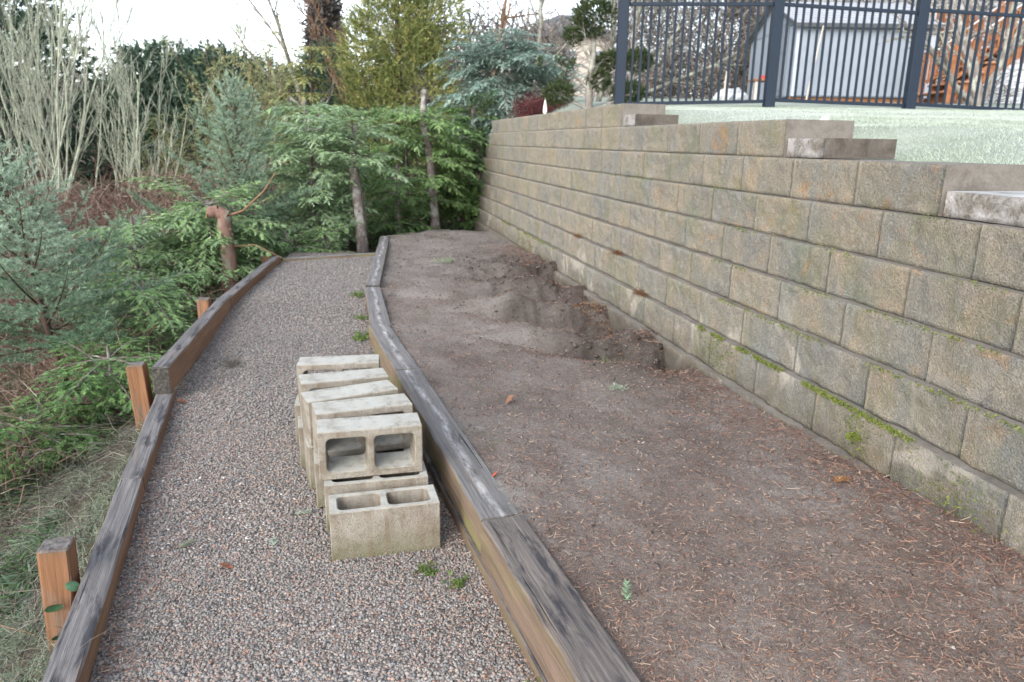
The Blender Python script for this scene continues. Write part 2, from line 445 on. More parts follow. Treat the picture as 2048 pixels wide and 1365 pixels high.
def make_lawn():
    k = NT("frosty_turf", 0.9, 0.2)
    p = k.pos()
    n = k.noise(p, 1.3, 4, .6); f = k.noise(p, 70, 4, .7)
    c = k.ramp(n, [(0.34, (0.19, 0.22, 0.17)), (0.6, (0.27, 0.3, 0.26))])
    c = k.mix(c, k.ramp(f, [(0.3, 0.6), (0.6, 1.15)]), 0.7, 'MULTIPLY')
    k.color(c); k.bump(f, 0.7, 0.012); return k.m
M_LAWN = make_lawn()
M_BLADE = leaf_mat("frosted_grass", [(0, (0.10, 0.16, 0.06)), (0.5, (0.18, 0.26, 0.13)), (1, (0.30, 0.36, 0.24))], frost=(0.42, 0.455, 0.42), trans=0.1)

# ------------------------------------------------------------------ layout
ANG = R(12.09)
WD = np.array([-math.sin(ANG), math.cos(ANG)]); WN = np.array([math.cos(ANG), math.sin(ANG)])
def wallxy(s, D): return WD * s + WN * D
def sD(X, Y): return X * WD[0] + Y * WD[1], X * WN[0] + Y * WN[1]
def Dk(k): return 2.24 - 0.045 * (k - 2)
def Zk(k): return 1.79 - 0.2 * k

RT = np.array([[0.62, 0.4], [0.265, 1.5], [-0.01, 2.25], [-0.945, 5.07], [-1.24, 6.43], [-1.73, 9.98]])       # centre line of the kerb beams between path and bed
LT = np.array([[-0.68, 0.2], [-1.145, 1.62], [-1.34, 2.15], [-1.82, 3.5], [-1.96, 3.95], [-2.30, 5.75], [-2.57, 7.97]])
def XR(Y): return np.interp(Y, RT[:, 1], RT[:, 0])
def XL(Y):
    Y = np.asarray(Y, float)
    return np.where(Y < 0.2, -0.68 + (0.2 - Y) * 0.33, np.where(Y > 7.97, -2.57 - (Y - 7.97) * .12, np.interp(Y, LT[:, 1], LT[:, 0])))
def path_z(Y): return 0.145 * sstep(3.0, 6.6, Y)

def lawn_z(X, Y):
    s, D = sD(X, Y)
    zp = 1.9 + 0.068 * (Y - 9.2)
    zp = np.where(Y > 9.2, 1.9 + 0.062 * (Y - 9.2), zp)
    zp = np.minimum(zp, 3.2)
    top = np.interp(s, [-6, 1.1, 1.3, 2.55, 2.75, 3.78, 3.98, 6.47, 6.7, 20], [0.78, 0.99, 1.18, 1.18, 1.38, 1.38, 1.58, 1.58, 1.77, 1.78])
    top = np.where(Y > 12, np.maximum(top, 1.78), top)
    e = D - 2.3
    w = sstep(0.2, 1.5, e)
    return top * (1 - w) + zp * w + 0.02 * fbm(X * 1.2, Y * 1.2, 3, 5) * w - 0.012

def low_z(X, Y):
    d = XL(Y) - X
    d = np.maximum(d, 0)
    slope = -0.06 - 1.75 * (1 - np.exp(-d / 2.0))
    back = sstep(8.4, 13.5, Y)
    far = -0.55 - 0.5 * sstep(0, 6, d)
    z = slope * (1 - back) + np.minimum(slope * .35 - .12, 0) * back * (1 - sstep(14, 24, Y)) + far * sstep(14, 24, Y)
    z = z + 0.12 * fbm(X * 0.9, Y * 0.9, 3, 9) * sstep(0.05, 1.0, d + back)
    return z + 2.5 * sstep(30, 110, np.hypot(X, Y))

def ground_z(X, Y):
    s, D = sD(X, Y)
    lw = low_z(X, Y)
    inside = (X > XL(Y)) & (Y < 9.6)
    lw = np.where(inside, -0.35, lw)
    hi = lawn_z(X, Y) - np.where(D > 4.5, 0.16, np.where(s > 12.6, 0.04, 0.16))
    w = np.where(Y < 12.2, sstep(2.42, 2.75, D), sstep(1.9, 3.2, D + 0.0 * Y))
    w = np.where(Y < -1.5, w, w)
    return lw * (1 - w) + hi * w

def axis(breaks):
    out = []
    for a, b, st in breaks:
        out.append(np.arange(a, b, st))
    out.append(np.array([breaks[-1][1]]))
    return np.concatenate(out)

def grid_mesh(name, X, Y, Z, mat, smooth=True):
    ny, nx = X.shape
    V = np.stack([X, Y, Z], -1).reshape(-1, 3)
    i = np.arange(ny * nx).reshape(ny, nx)
    Fc = np.stack([i[:-1, :-1], i[:-1, 1:], i[1:, 1:], i[1:, :-1]], -1).reshape(-1, 4)
    return npmesh(name, V, Fc, mat, smooth)

gx = axis([(-400, -60, 20), (-60, -14, 2), (-14, -6, .4), (-6, 4, .14), (4, 14, .5), (14, 60, 3), (60, 400, 20)])
gy = axis([(-60, -4, 4), (-4, 14, .14), (14, 30, .6), (30, 80, 3), (80, 500, 20)])
GX, GY = np.meshgrid(gx, gy)
o = link("ground", grid_mesh("ground", GX, GY, ground_z(GX, GY), M_GROUND))
tag(o, "brown leaf-strewn hillside falling away left of the path", "ground", kind="structure")

# lawn above the wall
ls = axis([(-4, 0, .3), (0, 7, .06), (7, 14, .2), (14, 40, .8)])
le = axis([(2.42, 6, .07), (6, 14, .3), (14, 40, 1.0)])
LE, LS = np.meshgrid(le, ls)
LX = WD[0] * LS + WN[0] * LE; LY = WD[1] * LS + WN[1] * LE
LZ = lawn_z(LX, LY)
LZ = np.where((LS > 12.5) & (LE < 4.5), LZ - 1.5, LZ)
o = link("lawn", grid_mesh("lawn", LX, LY, LZ, M_LAWN))
tag(o, "frost-whitened lawn sloping up behind the retaining wall", "lawn", kind="structure")

# gravel path
py = axis([(-1.0, 4, .04), (4, 8.75, .08)])
pu = np.linspace(0, 1, 34)
PY, PU = np.meshgrid(py, pu, indexing='ij')
PXL = XL(PY) + 0.03; PXR = XR(PY) - 0.05
PX = PXL + (PXR - PXL) * PU
def gravel_z(X, Y): return path_z(Y) + 0.014 * fbm(X * 2.5, Y * 2.5, 3, 3)
o = link("path", grid_mesh("path", PX, PY, gravel_z(PX, PY), M_GRAVB))
tag(o, "grey crushed gravel path between the timber kerbs", "path", kind="structure")

# soil bed
wall_foot = lambda s: np.interp(s, [0, 1.75, 2.9, 3.7, 4.3, 5.2, 6.0, 6.8, 7.5, 9, 12.8], [.24, .235, .19, .17, .10, .12, .09, .13, .23, .19, .14])
def bed_z(X, Y):
    s, D = sD(X, Y)
    e = np.maximum(2.02 - D, 0)
    a = np.clip(e / np.maximum(2.02 - sD(XR(Y), Y)[1], .3), 0, 1)
    z = (0.185 + .02 * np.sin(a * 3.14)) * sstep(0, .5, a) + wall_foot(s) * (1 - sstep(0, .5, a))
    z = z + 0.04 * fbm(X * 1.7, Y * 1.7, 3, 21) + 0.016 * fbm(X * 8, Y * 8, 4, 22) + .012 * np.maximum(fbm(X * 22, Y * 22, 2, 23), .1) - .015
    # washed and dug banks against the wall
    win = sstep(3.7, 4.3, s) * (1 - sstep(7.0, 8.0, s))
    saw = (s * 1.15 + 0.45 * fbm(X * 1.6, Y * 1.6, 3, 31) - e * .25) % 1.0
    bank = 1 - sstep(0.0, 0.24, saw + .08 * fbm(X * 9, Y * 9, 2, 37)) * (1 - .9 * sstep(.3, .98, saw))
    z = z + win * (1 - sstep(.5, 1.1, e)) * .085 * fbm(X * 5, Y * 5, 4, 35) + win * (1 - sstep(.5, 1.3, e)) * .02 * np.abs(fbm(X * 17, Y * 17, 2, 36))
    z = z - win * (1 - sstep(0.45, 1.25, e + .35 * fbm(X * 2.5, Y * 2.5, 3, 33))) * (0.26 * bank - .09)
    # rills running down to the kerb
    rill = fbm(s * 5.5 + 2 * fbm(X, Y, 2, 41), e * 1.1, 3, 42)
    z = z - 0.06 * sstep(0.0, 0.5, rill) * sstep(3.2, 5.0, s) * sstep(.15, .5, a) * (1 - sstep(.85, 1, a))
    z = z - sstep(10.6, 13, Y) * (1 - sstep(0.2, 1.2, X + 2.2 - 0.1 * Y)) * .25
    return z
by = axis([(-0.6, 1.2, .08), (1.2, 3.5, .016), (3.5, 6.5, .026), (6.5, 13.05, .055)])
bu = np.linspace(0, 1, 140)
BY, BU = np.meshgrid(by, bu, indexing='ij')
BXL = np.where(BY < 10.1, XR(BY) + .05, np.interp(BY, [10.1, 10.5, 13.1], [-1.69, -1.25, -1.5]))
BXR = (2.07 - BY * WN[1]) / WN[0]
BX = BXL + (BXR - BXL) * BU
def damp(X, Y):
    s, D = sD(X, Y); e = 2.02 - D
    return sstep(3.5, 4.1, s) * (1 - sstep(7.6, 8.8, s)) * (1 - sstep(.35, 1.15, e + .45 * fbm(X * 2.3, Y * 2.3, 3, 52)))
bm_ = grid_mesh("soil_bed", BX, BY, bed_z(BX, BY), M_DIRT)
at = bm_.attributes.new('damp', 'FLOAT', 'POINT'); at.data.foreach_set('value', damp(BX, BY).astype(np.float32).ravel())
o = link("soil_bed", bm_)
tag(o, "bare brown soil bed between the kerb timbers and the wall", "soil bed", kind="structure")

# ------------------------------------------------------------------ scatter helpers
ICO = None
def ico():
    global ICO
    if ICO is None:
        t = (1 + 5 ** .5) / 2
        v = np.array([(-1, t, 0), (1, t, 0), (-1, -t, 0), (1, -t, 0), (0, -1, t), (0, 1, t), (0, -1, -t), (0, 1, -t), (t, 0, -1), (t, 0, 1), (-t, 0, -1), (-t, 0, 1)], float)
        v /= np.linalg.norm(v[0])
        f = np.array([(0, 11, 5), (0, 5, 1), (0, 1, 7), (0, 7, 10), (0, 10, 11), (1, 5, 9), (5, 11, 4), (11, 10, 2), (10, 7, 6), (7, 1, 8), (3, 9, 4), (3, 4, 2), (3, 2, 6), (3, 6, 8), (3, 8, 9), (4, 9, 5), (2, 4, 11), (6, 2, 10), (8, 6, 7), (9, 8, 1)])
        ICO = (v, f)
    return ICO
OCT = (np.array([(1, 0, 0), (-1, 0, 0), (0, 1, 0), (0, -1, 0), (0, 0, 1), (0, 0, -1)], float),
       np.array([(0, 2, 4), (2, 1, 4), (1, 3, 4), (3, 0, 4), (2, 0, 5), (1, 2, 5), (3, 1, 5), (0, 3, 5)]))
def stones(name, P, rad, mat, tone, base=None, flat=(0.55, 0.9)):
    v, f = base if base is not None else ico()
    n = len(P)
    sc = np.stack([rng.uniform(.7, 1.35, n), rng.uniform(.7, 1.2, n), rng.uniform(*flat, n)], -1) * rad[:, None]
    jit = rng.uniform(.78, 1.2, (n, len(v), 1))
    V = v[None] * jit * sc[:, None, :]
    a = rng.uniform(0, 6.28, n); b = rng.normal(0, .35, n)
    ca, sa, cb, sb = np.cos(a), np.sin(a), np.cos(b), np.sin(b)
    x = V[..., 0]; y = V[..., 1] * cb[:, None] - V[..., 2] * sb[:, None]; z = V[..., 1] * sb[:, None] + V[..., 2] * cb[:, None]
    V = np.stack([x * ca[:, None] - y * sa[:, None], x * sa[:, None] + y * ca[:, None], z], -1) + P[:, None, :]
    Fc = (f[None] + (np.arange(n) * len(v))[:, None, None]).reshape(-1, 3)
    return npmesh(name, V.reshape(-1, 3), Fc, mat, False, {'tone': np.repeat(tone, len(f))})

# gravel stones on the path
Ps, rd, tn = [], [], []
for y0, y1, dens, r0, r1 in ((1.35, 2.4, 20000, .003, .0072), (2.4, 3.6, 11500, .0035, .008), (3.6, 5.4, 5200, .0045, .0098), (5.4, 8.6, 2200, .006, .0115)):
    n = int((y1 - y0) * 1.25 * dens)
    Y = rng.uniform(y0, y1, n); u = rng.uniform(0.0, 1, n)
    X = XL(Y) + .045 + (XR(Y) - .07 - XL(Y) - .045) * u
    r = r0 + (r1 - r0) * rng.random(n) ** 1.8
    Ps.append(np.stack([X, Y, gravel_z(X, Y) + r * rng.uniform(-.15, .6, n)], -1)); rd.append(r)
    tn.append(np.clip(rng.beta(1.8, 1.6, n), 0, 1) * (1 - .38 * sstep(2.9, 4.6, Y)) * np.clip(.95 + .35 * fbm(X * 1.6, Y * 1.6, 3, 91), .6, 1.1))
    tn[-1] = np.clip(tn[-1], 0, 1)
Ps = np.concatenate(Ps); rd = np.concatenate(rd); tn = np.concatenate(tn)
near = Ps[:, 1] < 1.8
o = link("gravel", stones("gravel", Ps[near], rd[near], M_STONE, tn[near]))
tag(o, "loose crushed gravel stones covering the near path", "gravel", kind="stuff")
o = link("gravel", stones("gravel", Ps[~near], rd[~near], M_STONE, tn[~near], OCT))
tag(o, "loose crushed gravel stones covering the far path", "gravel", kind="stuff")

# pebbles and dead needles on the bed
def bed_points(n, y0, y1, pw=1.0):
    Y = y0 + (y1 - y0) * rng.random(n) ** pw; u = rng.random(n)
    xl = XR(Y) + .08; xr = (2.0 - Y * WN[1]) / WN[0]
    return xl + (xr - xl) * u, Y
X, Y = bed_points(22000, 1.25, 10.5, 1.7)
r = (.0015 + .008 * rng.random(len(X)) ** 8) * (1 + .12 * Y)
o = link("soil_clods", stones("soil_clods", np.stack([X, Y, bed_z(X, Y) + r * .1], -1), r, M_CLOD, rng.random(len(X)), OCT))
tag(o, "crumbly clods of soil over the bed", "soil", kind="stuff")
n = 5200
s_b = rng.uniform(3.9, 8.2, n); D_b = 2.0 - 1.0 * rng.random(n) ** 1.4
X = WD[0] * s_b + WN[0] * D_b; Y = WD[1] * s_b + WN[1] * D_b
ok = rng.random(n) < damp(X, Y) + .12; X, Y = X[ok], Y[ok]
r = .004 + .02 * rng.random(len(X)) ** 5
o = link("soil_clods", stones("soil_clods", np.stack([X, Y, bed_z(X, Y) + r * .15], -1), r, M_CLODD, rng.random(len(X)), OCT, (.35, .75)))
tag(o, "dark damp clods broken out of the dug banks by the wall", "soil", kind="stuff")
X, Y = bed_points(6000, 1.2, 9.5, 1.7)
r = .0018 + .0065 * rng.random(len(X)) ** 5
o = link("pebbles", stones("pebbles", np.stack([X, Y, bed_z(X, Y) + r * .2], -1), r, M_PEB, rng.beta(1.7, 1.6, len(X)), OCT))
tag(o, "small pebbles scattered over the soil bed", "pebbles", kind="stuff")

def ribbons(P, d, L, w, curl=0.0):
    """flat thin quads as 2 tris each with small random tilt"""
    n = len(P)
    side = unit(np.cross(d, rng.normal(0, 1, (n, 3)) * .4 + np.array([0, 0, 1.0])))
    a = P - side * w[:, None] / 2; b = P + side * w[:, None] / 2
    e = P + d * L[:, None]
    c = e + side * w[:, None] / 2; f = e - side * w[:, None] / 2
    return np.concatenate([np.stack([a, b, c], 1), np.stack([a, c, f], 1)])
def litter(n, y0, y1, pw, l0, l1, w0, w1, wallbias=False):
    X, Y = bed_points(n, y0, y1, pw)
    if wallbias:
        s = 1.2 + 8 * rng.random(n) ** 1.1; D = 2.0 - np.abs(rng.normal(0, .22, n))
        X = WD[0] * s + WN[0] * D; Y = WD[1] * s + WN[1] * D
    a = rng.uniform(0, 6.28, n)
    d = unit(np.stack([np.cos(a), np.sin(a), rng.normal(0.05, .2, n)], -1))
    L = rng.uniform(l0, l1, n); w = rng.uniform(w0, w1, n)
    T = ribbons(np.stack([X, Y, bed_z(X, Y) + .004 + .004 * rng.random(n)], -1), d, L, w)
    return T
T1 = litter(56000, 1.25, 7, 1.8, .006, .024, .0009, .0021)
T2 = litter(9000, 1.2, 8, 1.0, .012, .05, .0014, .0035, True)
t1 = np.tile(rng.beta(2.0, 1.4, len(T1) // 2), 2); t2 = np.tile(rng.beta(1.5, 2.2, len(T2) // 2), 2)
o = link("needle_litter", trimesh("needle_litter", np.concatenate([T1, T2]), M_NEEDLE, {'tone': np.concatenate([t1, t2])}))
tag(o, "dead brown needles and twig bits littering the soil bed", "litter", kind="stuff")
n = 5000
Y = 1.35 + 5 * rng.random(n) ** 1.6; u = np.where(rng.random(n) < .5, rng.beta(.5, 3, n), rng.beta(3, .6, n))
X = XL(Y) + .06 + (XR(Y) - .13 - XL(Y)) * u
a = rng.uniform(0, 6.28, n)
T = ribbons(np.stack([X, Y, gravel_z(X, Y) + .012], -1), unit(np.stack([np.cos(a), np.sin(a), rng.normal(0, .2, n)], -1)), rng.uniform(.008, .03, n), rng.uniform(.001, .003, n))
o = link("needle_litter", trimesh("needle_litter", T, M_NEEDLE, {'tone': np.tile(rng.random(n), 2)}))
tag(o, "reddish dead needles caught along the gravel path edges", "litter", kind="stuff")

# lawn blades
n = 210000
s = rng.uniform(0.2, 9.5, n); e = 2.45 + 5.2 * rng.random(n) ** 1.25
X = WD[0] * s + WN[0] * e; Y = WD[1] * s + WN[1] * e
topb = np.interp(s, [1.3, 2.5, 2.51, 3.72, 3.73, 6.41, 6.42], [2.30, 2.30, 2.56, 2.56, 2.6, 2.6, 2.62])
ok = (Y > 1.5) & (Y < 10.3) & (e > topb + .02); X, Y = X[ok], Y[ok]; n = len(X); e = e[ok]
a = rng.uniform(0, 6.28, n)
d = unit(np.stack([np.cos(a) * .7, np.sin(a) * .7, rng.uniform(.7, 1.6, n)], -1))
P = np.stack([X, Y, lawn_z(X, Y) - .004], -1)
L = rng.uniform(.010, .024, n)
side = unit(np.cross(d, rng.normal(0, 1, (n, 3)))) * .0024
T = np.stack([P - side, P + side, P + d * L[:, None]], 1)
fr = np.clip(.78 + .5 * fbm(X * 1.5, Y * 1.5, 3, 77) + rng.normal(0, .12, n), .1, 1) * np.where(e < 2.85, .35 + .65 * sstep(2.62, 2.85, e), 1)
o = link("frosted_grass", trimesh("frosted_grass", T, M_BLADE, {'tone': rng.random(n), 'frost': fr}))
tag(o, "short frosted grass blades of the lawn behind the wall", "grass", kind="stuff")

# ------------------------------------------------------------------ retaining wall
wall = empty("retaining_wall", (float(wallxy(6, 2.1)[0]), float(wallxy(6, 2.1)[1]), 0), -(math.pi / 2 - ANG))
tag(wall, "stepped mossy retaining wall of rough split-face concrete blocks", "retaining wall")
BL, BH, BD = 0.515, 0.2, 0.31
def block_mesh(seed, L, H=BH, D=BD, face=M_WALL, nx=30, nz=12, front_only=False):
    """x 0..L along the wall, y 0 = front, rough split face, cast sides"""
    r_ = np.random.default_rng(seed)
    xs = np.linspace(0, L, nx + 1); zs = np.linspace(0, H, nz + 1)
    Xg, Zg = np.meshgrid(xs, zs)
    edge = np.clip(np.minimum(np.minimum(Xg, L - Xg) / .003 + .8, (H - Zg) / .02 + .15), 0, 1)
    bulge = 0.006 * edge ** .6 + (0.010 * fbm(Xg * 7 + seed * 3.7, Zg * 7 + seed, 2, seed) + .011 * fbm(Xg * 26 + seed * 1.7, Zg * 26 + seed, 2, seed + 5)) * (0.2 + .8 * np.clip(np.minimum(Xg, L - Xg) / .035, 0, 1)) * (0.6 + .4 * edge) + r_.normal(0, .0009, Xg.shape)
    Yg = -bulge
    g = 0.0006
    Xg = g + Xg * (L - 2 * g) / L; Zg = .0012 + Zg * (H - .0024) / H
    V = np.stack([Xg, Yg, Zg], -1).reshape(-1, 3).tolist()
    i = np.arange((nx + 1) * (nz + 1)).reshape(nz + 1, nx + 1)
    Fs = [(int(i[a, b]), int(i[a, b + 1]), int(i[a + 1, b + 1]), int(i[a + 1, b])) for a in range(nz) for b in range(nx)]
    nf = len(Fs)
    k = len(V); x0, x1 = g, L - g; z0, z1 = .0012, H - .0012
    V += [(x0, D, z0), (x1, D, z0), (x1, D, z1), (x0, D, z1)]
    bl, br, tr, tl = k, k + 1, k + 2, k + 3
    Fs.append((br, bl, tl, tr))
    Fs.append(tuple([bl] + [int(q) for q in i[0, ::-1]][::-1][0:0] + []) or (bl, br, tr)) if False else None
    if Fs[-1] is None: Fs.pop()
    Fs.append(tuple([int(q) for q in i[-1, :]] + [tr, tl]))            # top
    Fs.append(tuple([int(q) for q in i[0, ::-1]] + [bl, br]))          # bottom
    Fs.append(tuple([int(q) for q in i[:, 0]][::-1] + [bl, tl][0:2])[:0] or tuple([int(q) for q in i[::-1, 0]] + [bl, tl]))   # left
    Fs.append(tuple([int(q) for q in i[:, -1]] + [tr, br]))            # right
    me = pymesh("block", V, Fs, face)
    me.materials.append(M_CAST if H > .15 else M_DCAST)
    for p in me.polygons:
        if p.index >= nf: p.material_index = 1
        else: p.use_smooth = True
    return me
BV = [block_mesh(11 + q, BL) for q in range(10)]
JO = {0: 6.41, 1: 3.72, 2: 2.51, 3: 2.25, 4: 1.99, 5: 2.29, 6: 2.03, 7: 2.29, 8: 2.03}
NEAR = {0: 6.41, 1: 3.72, 2: 2.51}
bi = 0
for k in range(9):
    s_end = 12.66 + .05 * k
    s0 = NEAR.get(k, 0.2)
    j0 = JO[k]
    js = [j0 + q * BL for q in range(-10, 30)]
    js = sorted([j for j in js if s0 + .12 < j < s_end - .12] + [s0, s_end])
    for a, b in zip(js[:-1], js[1:]):
        L = b - a
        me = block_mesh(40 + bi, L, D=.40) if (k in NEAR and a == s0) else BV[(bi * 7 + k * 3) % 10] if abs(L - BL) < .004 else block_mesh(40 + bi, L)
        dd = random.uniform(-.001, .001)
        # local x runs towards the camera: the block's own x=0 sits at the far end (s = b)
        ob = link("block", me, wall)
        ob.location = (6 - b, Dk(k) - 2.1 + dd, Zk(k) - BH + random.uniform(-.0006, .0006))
        ob.rotation_euler = (0, random.uniform(-.002, .002), random.uniform(-.002, .002))
        bi += 1
# the low loose blocks set at each step of the wall
def step_block(s_far, L, k, depth, frosty, yaw=0.0):
    me = block_mesh(300 + k, L, 0.1, depth, M_FROSTC if frosty else M_WALL, 12, 5)
    ob = link("step_block", me, wall)
    ob.location = (6 - s_far, Dk(k) - 2.1 + .01, Zk(k + 1) - .0 + .001)
    ob.rotation_euler = (0, 0, yaw)
    ob["label"] = "low half-height block with a frosted broken face at the step"
step_block(6.40, 0.30, 0, .38, True)
step_block(3.71, 0.33, 1, .40, True)
step_block(2.50, 0.55, 2, .46, True)

# ------------------------------------------------------------------ kerb timbers
def timber(name, p0, p1, w, z0, z1, mat, label=None, cat="timber", group=None, cuts=10, tilt=0.0):
    p0 = np.array(p0, float); p1 = np.array(p1, float)
    L = float(np.linalg.norm(p1 - p0)); a = math.atan2(p1[1] - p0[1], p1[0] - p0[0])
    me = box_mesh(name, 0, L, -w / 2, w / 2, z0 - z1, 0, mat, .006, .0022, cuts)
    ob = link(name, me, None, (p0[0], p0[1], z1), (tilt, 0, a))
    tag(ob, label, cat, group)
    return ob
GK = "timbers edging the gravel path"
timber("kerb_timber", RT[0], (RT[2] + (RT[2] - RT[1]) / 17), .150, .055, .207, M_TIMB_N, "dark weathered kerb timber nearest the camera in the foreground", group=GK, cuts=16)
mid = RT[2] + (RT[3] - RT[2]) * .62
timber("kerb_timber", RT[2] + (RT[3] - RT[2]) * .02, mid - (RT[3] - RT[2]) * .002, .142, .058, .2, M_TIMB_R, "grey streaked kerb timber beside the stacked concrete blocks", group=GK, cuts=16)
timber("kerb_timber", mid, RT[3], .142, .058, .2, M_TIMB_R, "short grey kerb timber just beyond the stacked concrete blocks", group=GK)
timber("kerb_timber", RT[3] - (RT[3] - RT[2]) * .02 + np.array([0.01, .01]), RT[4], .14, .056, .197, M_TIMB_R, "grey kerb timber in the middle bend of the path edge", group=GK)
timber("kerb_timber", RT[4] + (RT[5] - RT[4]) * .012, RT[5], .125, .06, .206, M_TIMB_R, "farthest long kerb timber running to the trees", group=GK)
timber("kerb_timber", (-1.70, 10.06), (-1.10, 10.42), .09, .08, .2, M_TIMB_R, "short cross timber closing the far end of the soil bed", group=GK)
timber("kerb_timber", (-2.56, 8.14), (-1.60, 8.66), .09, .02, .17, M_TIMB_R, "cross timber closing the far end of the gravel path", group=GK)
# lower courses, mostly buried
off = np.array([-.95, -.33]) * .008
timber("kerb_timber", RT[0] + off, RT[2] + off + (RT[3] - RT[2]) * .3, .146, -.12, .05, M_TIMB_N, "lower kerb timber under the foreground kerb, orange stained", group=GK, cuts=14)
timber("kerb_timber", RT[2] + off + (RT[3] - RT[2]) * .302, RT[3] + off, .146, -.12, .052, M_TIMB_R, "lower kerb timber half buried behind the concrete blocks", group=GK)
# left edge
timber("kerb_timber", LT[0], LT[2] + (LT[3] - LT[2]) * .5, .09, -.02, .075, M_TIMB_L, "split orange and grey edging timber at the lower left corner", group=GK, cuts=16)
timber("kerb_timber", LT[2] + (LT[3] - LT[2]) * .503, (-1.96, 3.98), .09, -.03, .072, M_TIMB_L, "edging timber passing under the raised one on the left", group=GK)
timber("kerb_timber", (-1.935, 3.88), (-2.30, 5.78), .09, .074, .228, M_TIMB_L, "raised edging timber with blackened end grain beside a post", group=GK)
timber("kerb_timber", (-2.302, 5.79), (-2.575, 8.0), .088, .06, .222, M_TIMB_L, "far left edging timber reaching the cross timber", group=GK)
def post(x, y, ztop, zb, w, rz, label, lean=(0, 0)):
    me = box_mesh("edging_post", -w / 2, w / 2, -w / 2, w / 2, zb - ztop, 0, M_POST, .006, .0015)
    ob = link("edging_post", me, None, (x, y, ztop), (lean[0], lean[1], rz))
    tag(ob, label, "post", "posts outside the left path edging")
post(-1.455, 2.12, .185, -.9, .09, R(15), "orange stained square post beside bramble leaves, nearest the camera", (0, R(2)))
post(-2.135, 4.02, .205, -.9, .092, R(12), "tall orange square post at the raised timber's blackened end", (R(-1), R(-3)))
post(-2.47, 5.79, .21, -.7, .092, R(8), "grey-topped square post halfway along the left edging")
post(-2.72, 8.12, .21, -.5, .10, R(6), "small dark-topped post at the far left path corner")
post(-1.09, 4.62, .10, -.3, .07, R(15), "short stake on the path side behind the concrete blocks")

# ------------------------------------------------------------------ concrete masonry units
def cmu_mesh(Wy=.194, Hz=.194):
    bm = bmesh.new()
    Lx = .39; hy = Wy / 2 - (.033 if Wy > .17 else .025)
    def rr(cx, hx, hy, r, n=4):
        pts = []
        for qx, qy, a0 in ((1, 1, 0), (-1, 1, 90), (-1, -1, 180), (1, -1, 270)):
            for j in range(n + 1):
                a = R(a0 + 90 * j / n)
                pts.append((cx + qx * (hx - r) + r * math.cos(a), qy * (hy - r) + r * math.sin(a)))
        return pts
    outer = [(-Lx / 2, -Wy / 2), (Lx / 2, -Wy / 2), (Lx / 2, Wy / 2), (-Lx / 2, Wy / 2)]
    ringsets = []
    for zi, (z, grow) in enumerate(((0, .0), (Hz, .003))):
        loops = []
        for pts in (outer, rr(-.089, .073 + grow, hy + grow, .02), rr(.089, .073 + grow, hy + grow, .02)):
            vs = [bm.verts.new((x, y, z)) for x, y in pts]
            es = [bm.edges.new((vs[i], vs[(i + 1) % len(vs)])) for i in range(len(vs))]
            loops.append((vs, es))
        bmesh.ops.triangle_fill(bm, use_beauty=True, edges=[e for _, es in loops for e in es])
        ringsets.append(loops)
    for li in range(3):
        a, b = ringsets[0][li][0], ringsets[1][li][0]
        n = len(a)
        for i in range(n):
            bm.faces.new((a[i], a[(i + 1) % n], b[(i + 1) % n], b[i]))
    bmesh.ops.recalc_face_normals(bm, faces=bm.faces)
    oe = [e for e in bm.edges if len(e.link_faces) == 2 and e.calc_face_angle(0) > .8]
    bmesh.ops.bevel(bm, geom=oe, offset=.0035, segments=1, affect='EDGES', profile=.5)
    me = bpy.data.meshes.new("concrete_block"); bm.to_mesh(me); bm.free()
    me.materials.append(M_CMU)
    return me
CMU_UP = cmu_mesh(.15, .194)
CMU_SD = cmu_mesh(.194, .142)
def cmu_up(cx, cy, z, yaw, label, lean=0):          # cores vertical
    o = link("concrete_block", CMU_UP, None, (cx, cy, z), (lean, 0, yaw)); tag(o, label, "concrete block", "hollow concrete blocks stacked on the path"); return o
def cmu_side(cx, cy, z, yaw, label, roll=0.0):        # cores facing the camera
    o = link("concrete_block", CMU_SD, None, (cx, cy, z), (0, 0, 0))
    o.matrix_world = Matrix.Translation((cx, cy, z)) @ Matrix.Rotation(yaw, 4, 'Z') @ Matrix.Rotation(roll, 4, 'Y') @ Matrix.Translation((0, .142, .097)) @ Matrix.Rotation(R(90), 4, 'X')
    tag(o, label, "concrete block", "hollow concrete blocks stacked on the path"); return o
def corner_place(fl, yaw):                    # centre of the front bottom edge from its left end
    return fl[0] + .195 * math.cos(yaw), fl[1] + .195 * math.sin(yaw)
# lower layer
c, s_ = math.cos(R(15)), math.sin(R(15))
fx, fy = corner_place((-.628, 2.328), R(15.2))
cmu_up(fx - s_ * .075, fy + c * .075, -.004, R(15.2), "lone front block lying with its two holes facing up")
LOWB = [(-.692, 2.515, 14), (-.775, 2.70, 17), (-.845, 2.86, 22), (-.945, 3.07, 17), (-1.045, 3.355, 11)]
UPB = [(-.716, 2.546, 14.2, .0, .0), (-.767, 2.722, 22, .003, .008), (-.833, 2.862, 27.5, .004, -.012), (-.926, 3.085, 20.5, .006, .006), (-1.026, 3.371, 8.7, .006, -.008)]
ordn = ["front", "second", "third", "fourth", "rear"]
for i, (x, y, a) in enumerate(LOWB):
    fx, fy = corner_place((x, y), R(a))
    fx -= math.sin(R(a)) * .075; fy += math.cos(R(a)) * .075
    cmu_up(fx, fy, .012 + UPB[i][3], R(a), "lower-row concrete block under the %s upper block of the stack" % ordn[i])
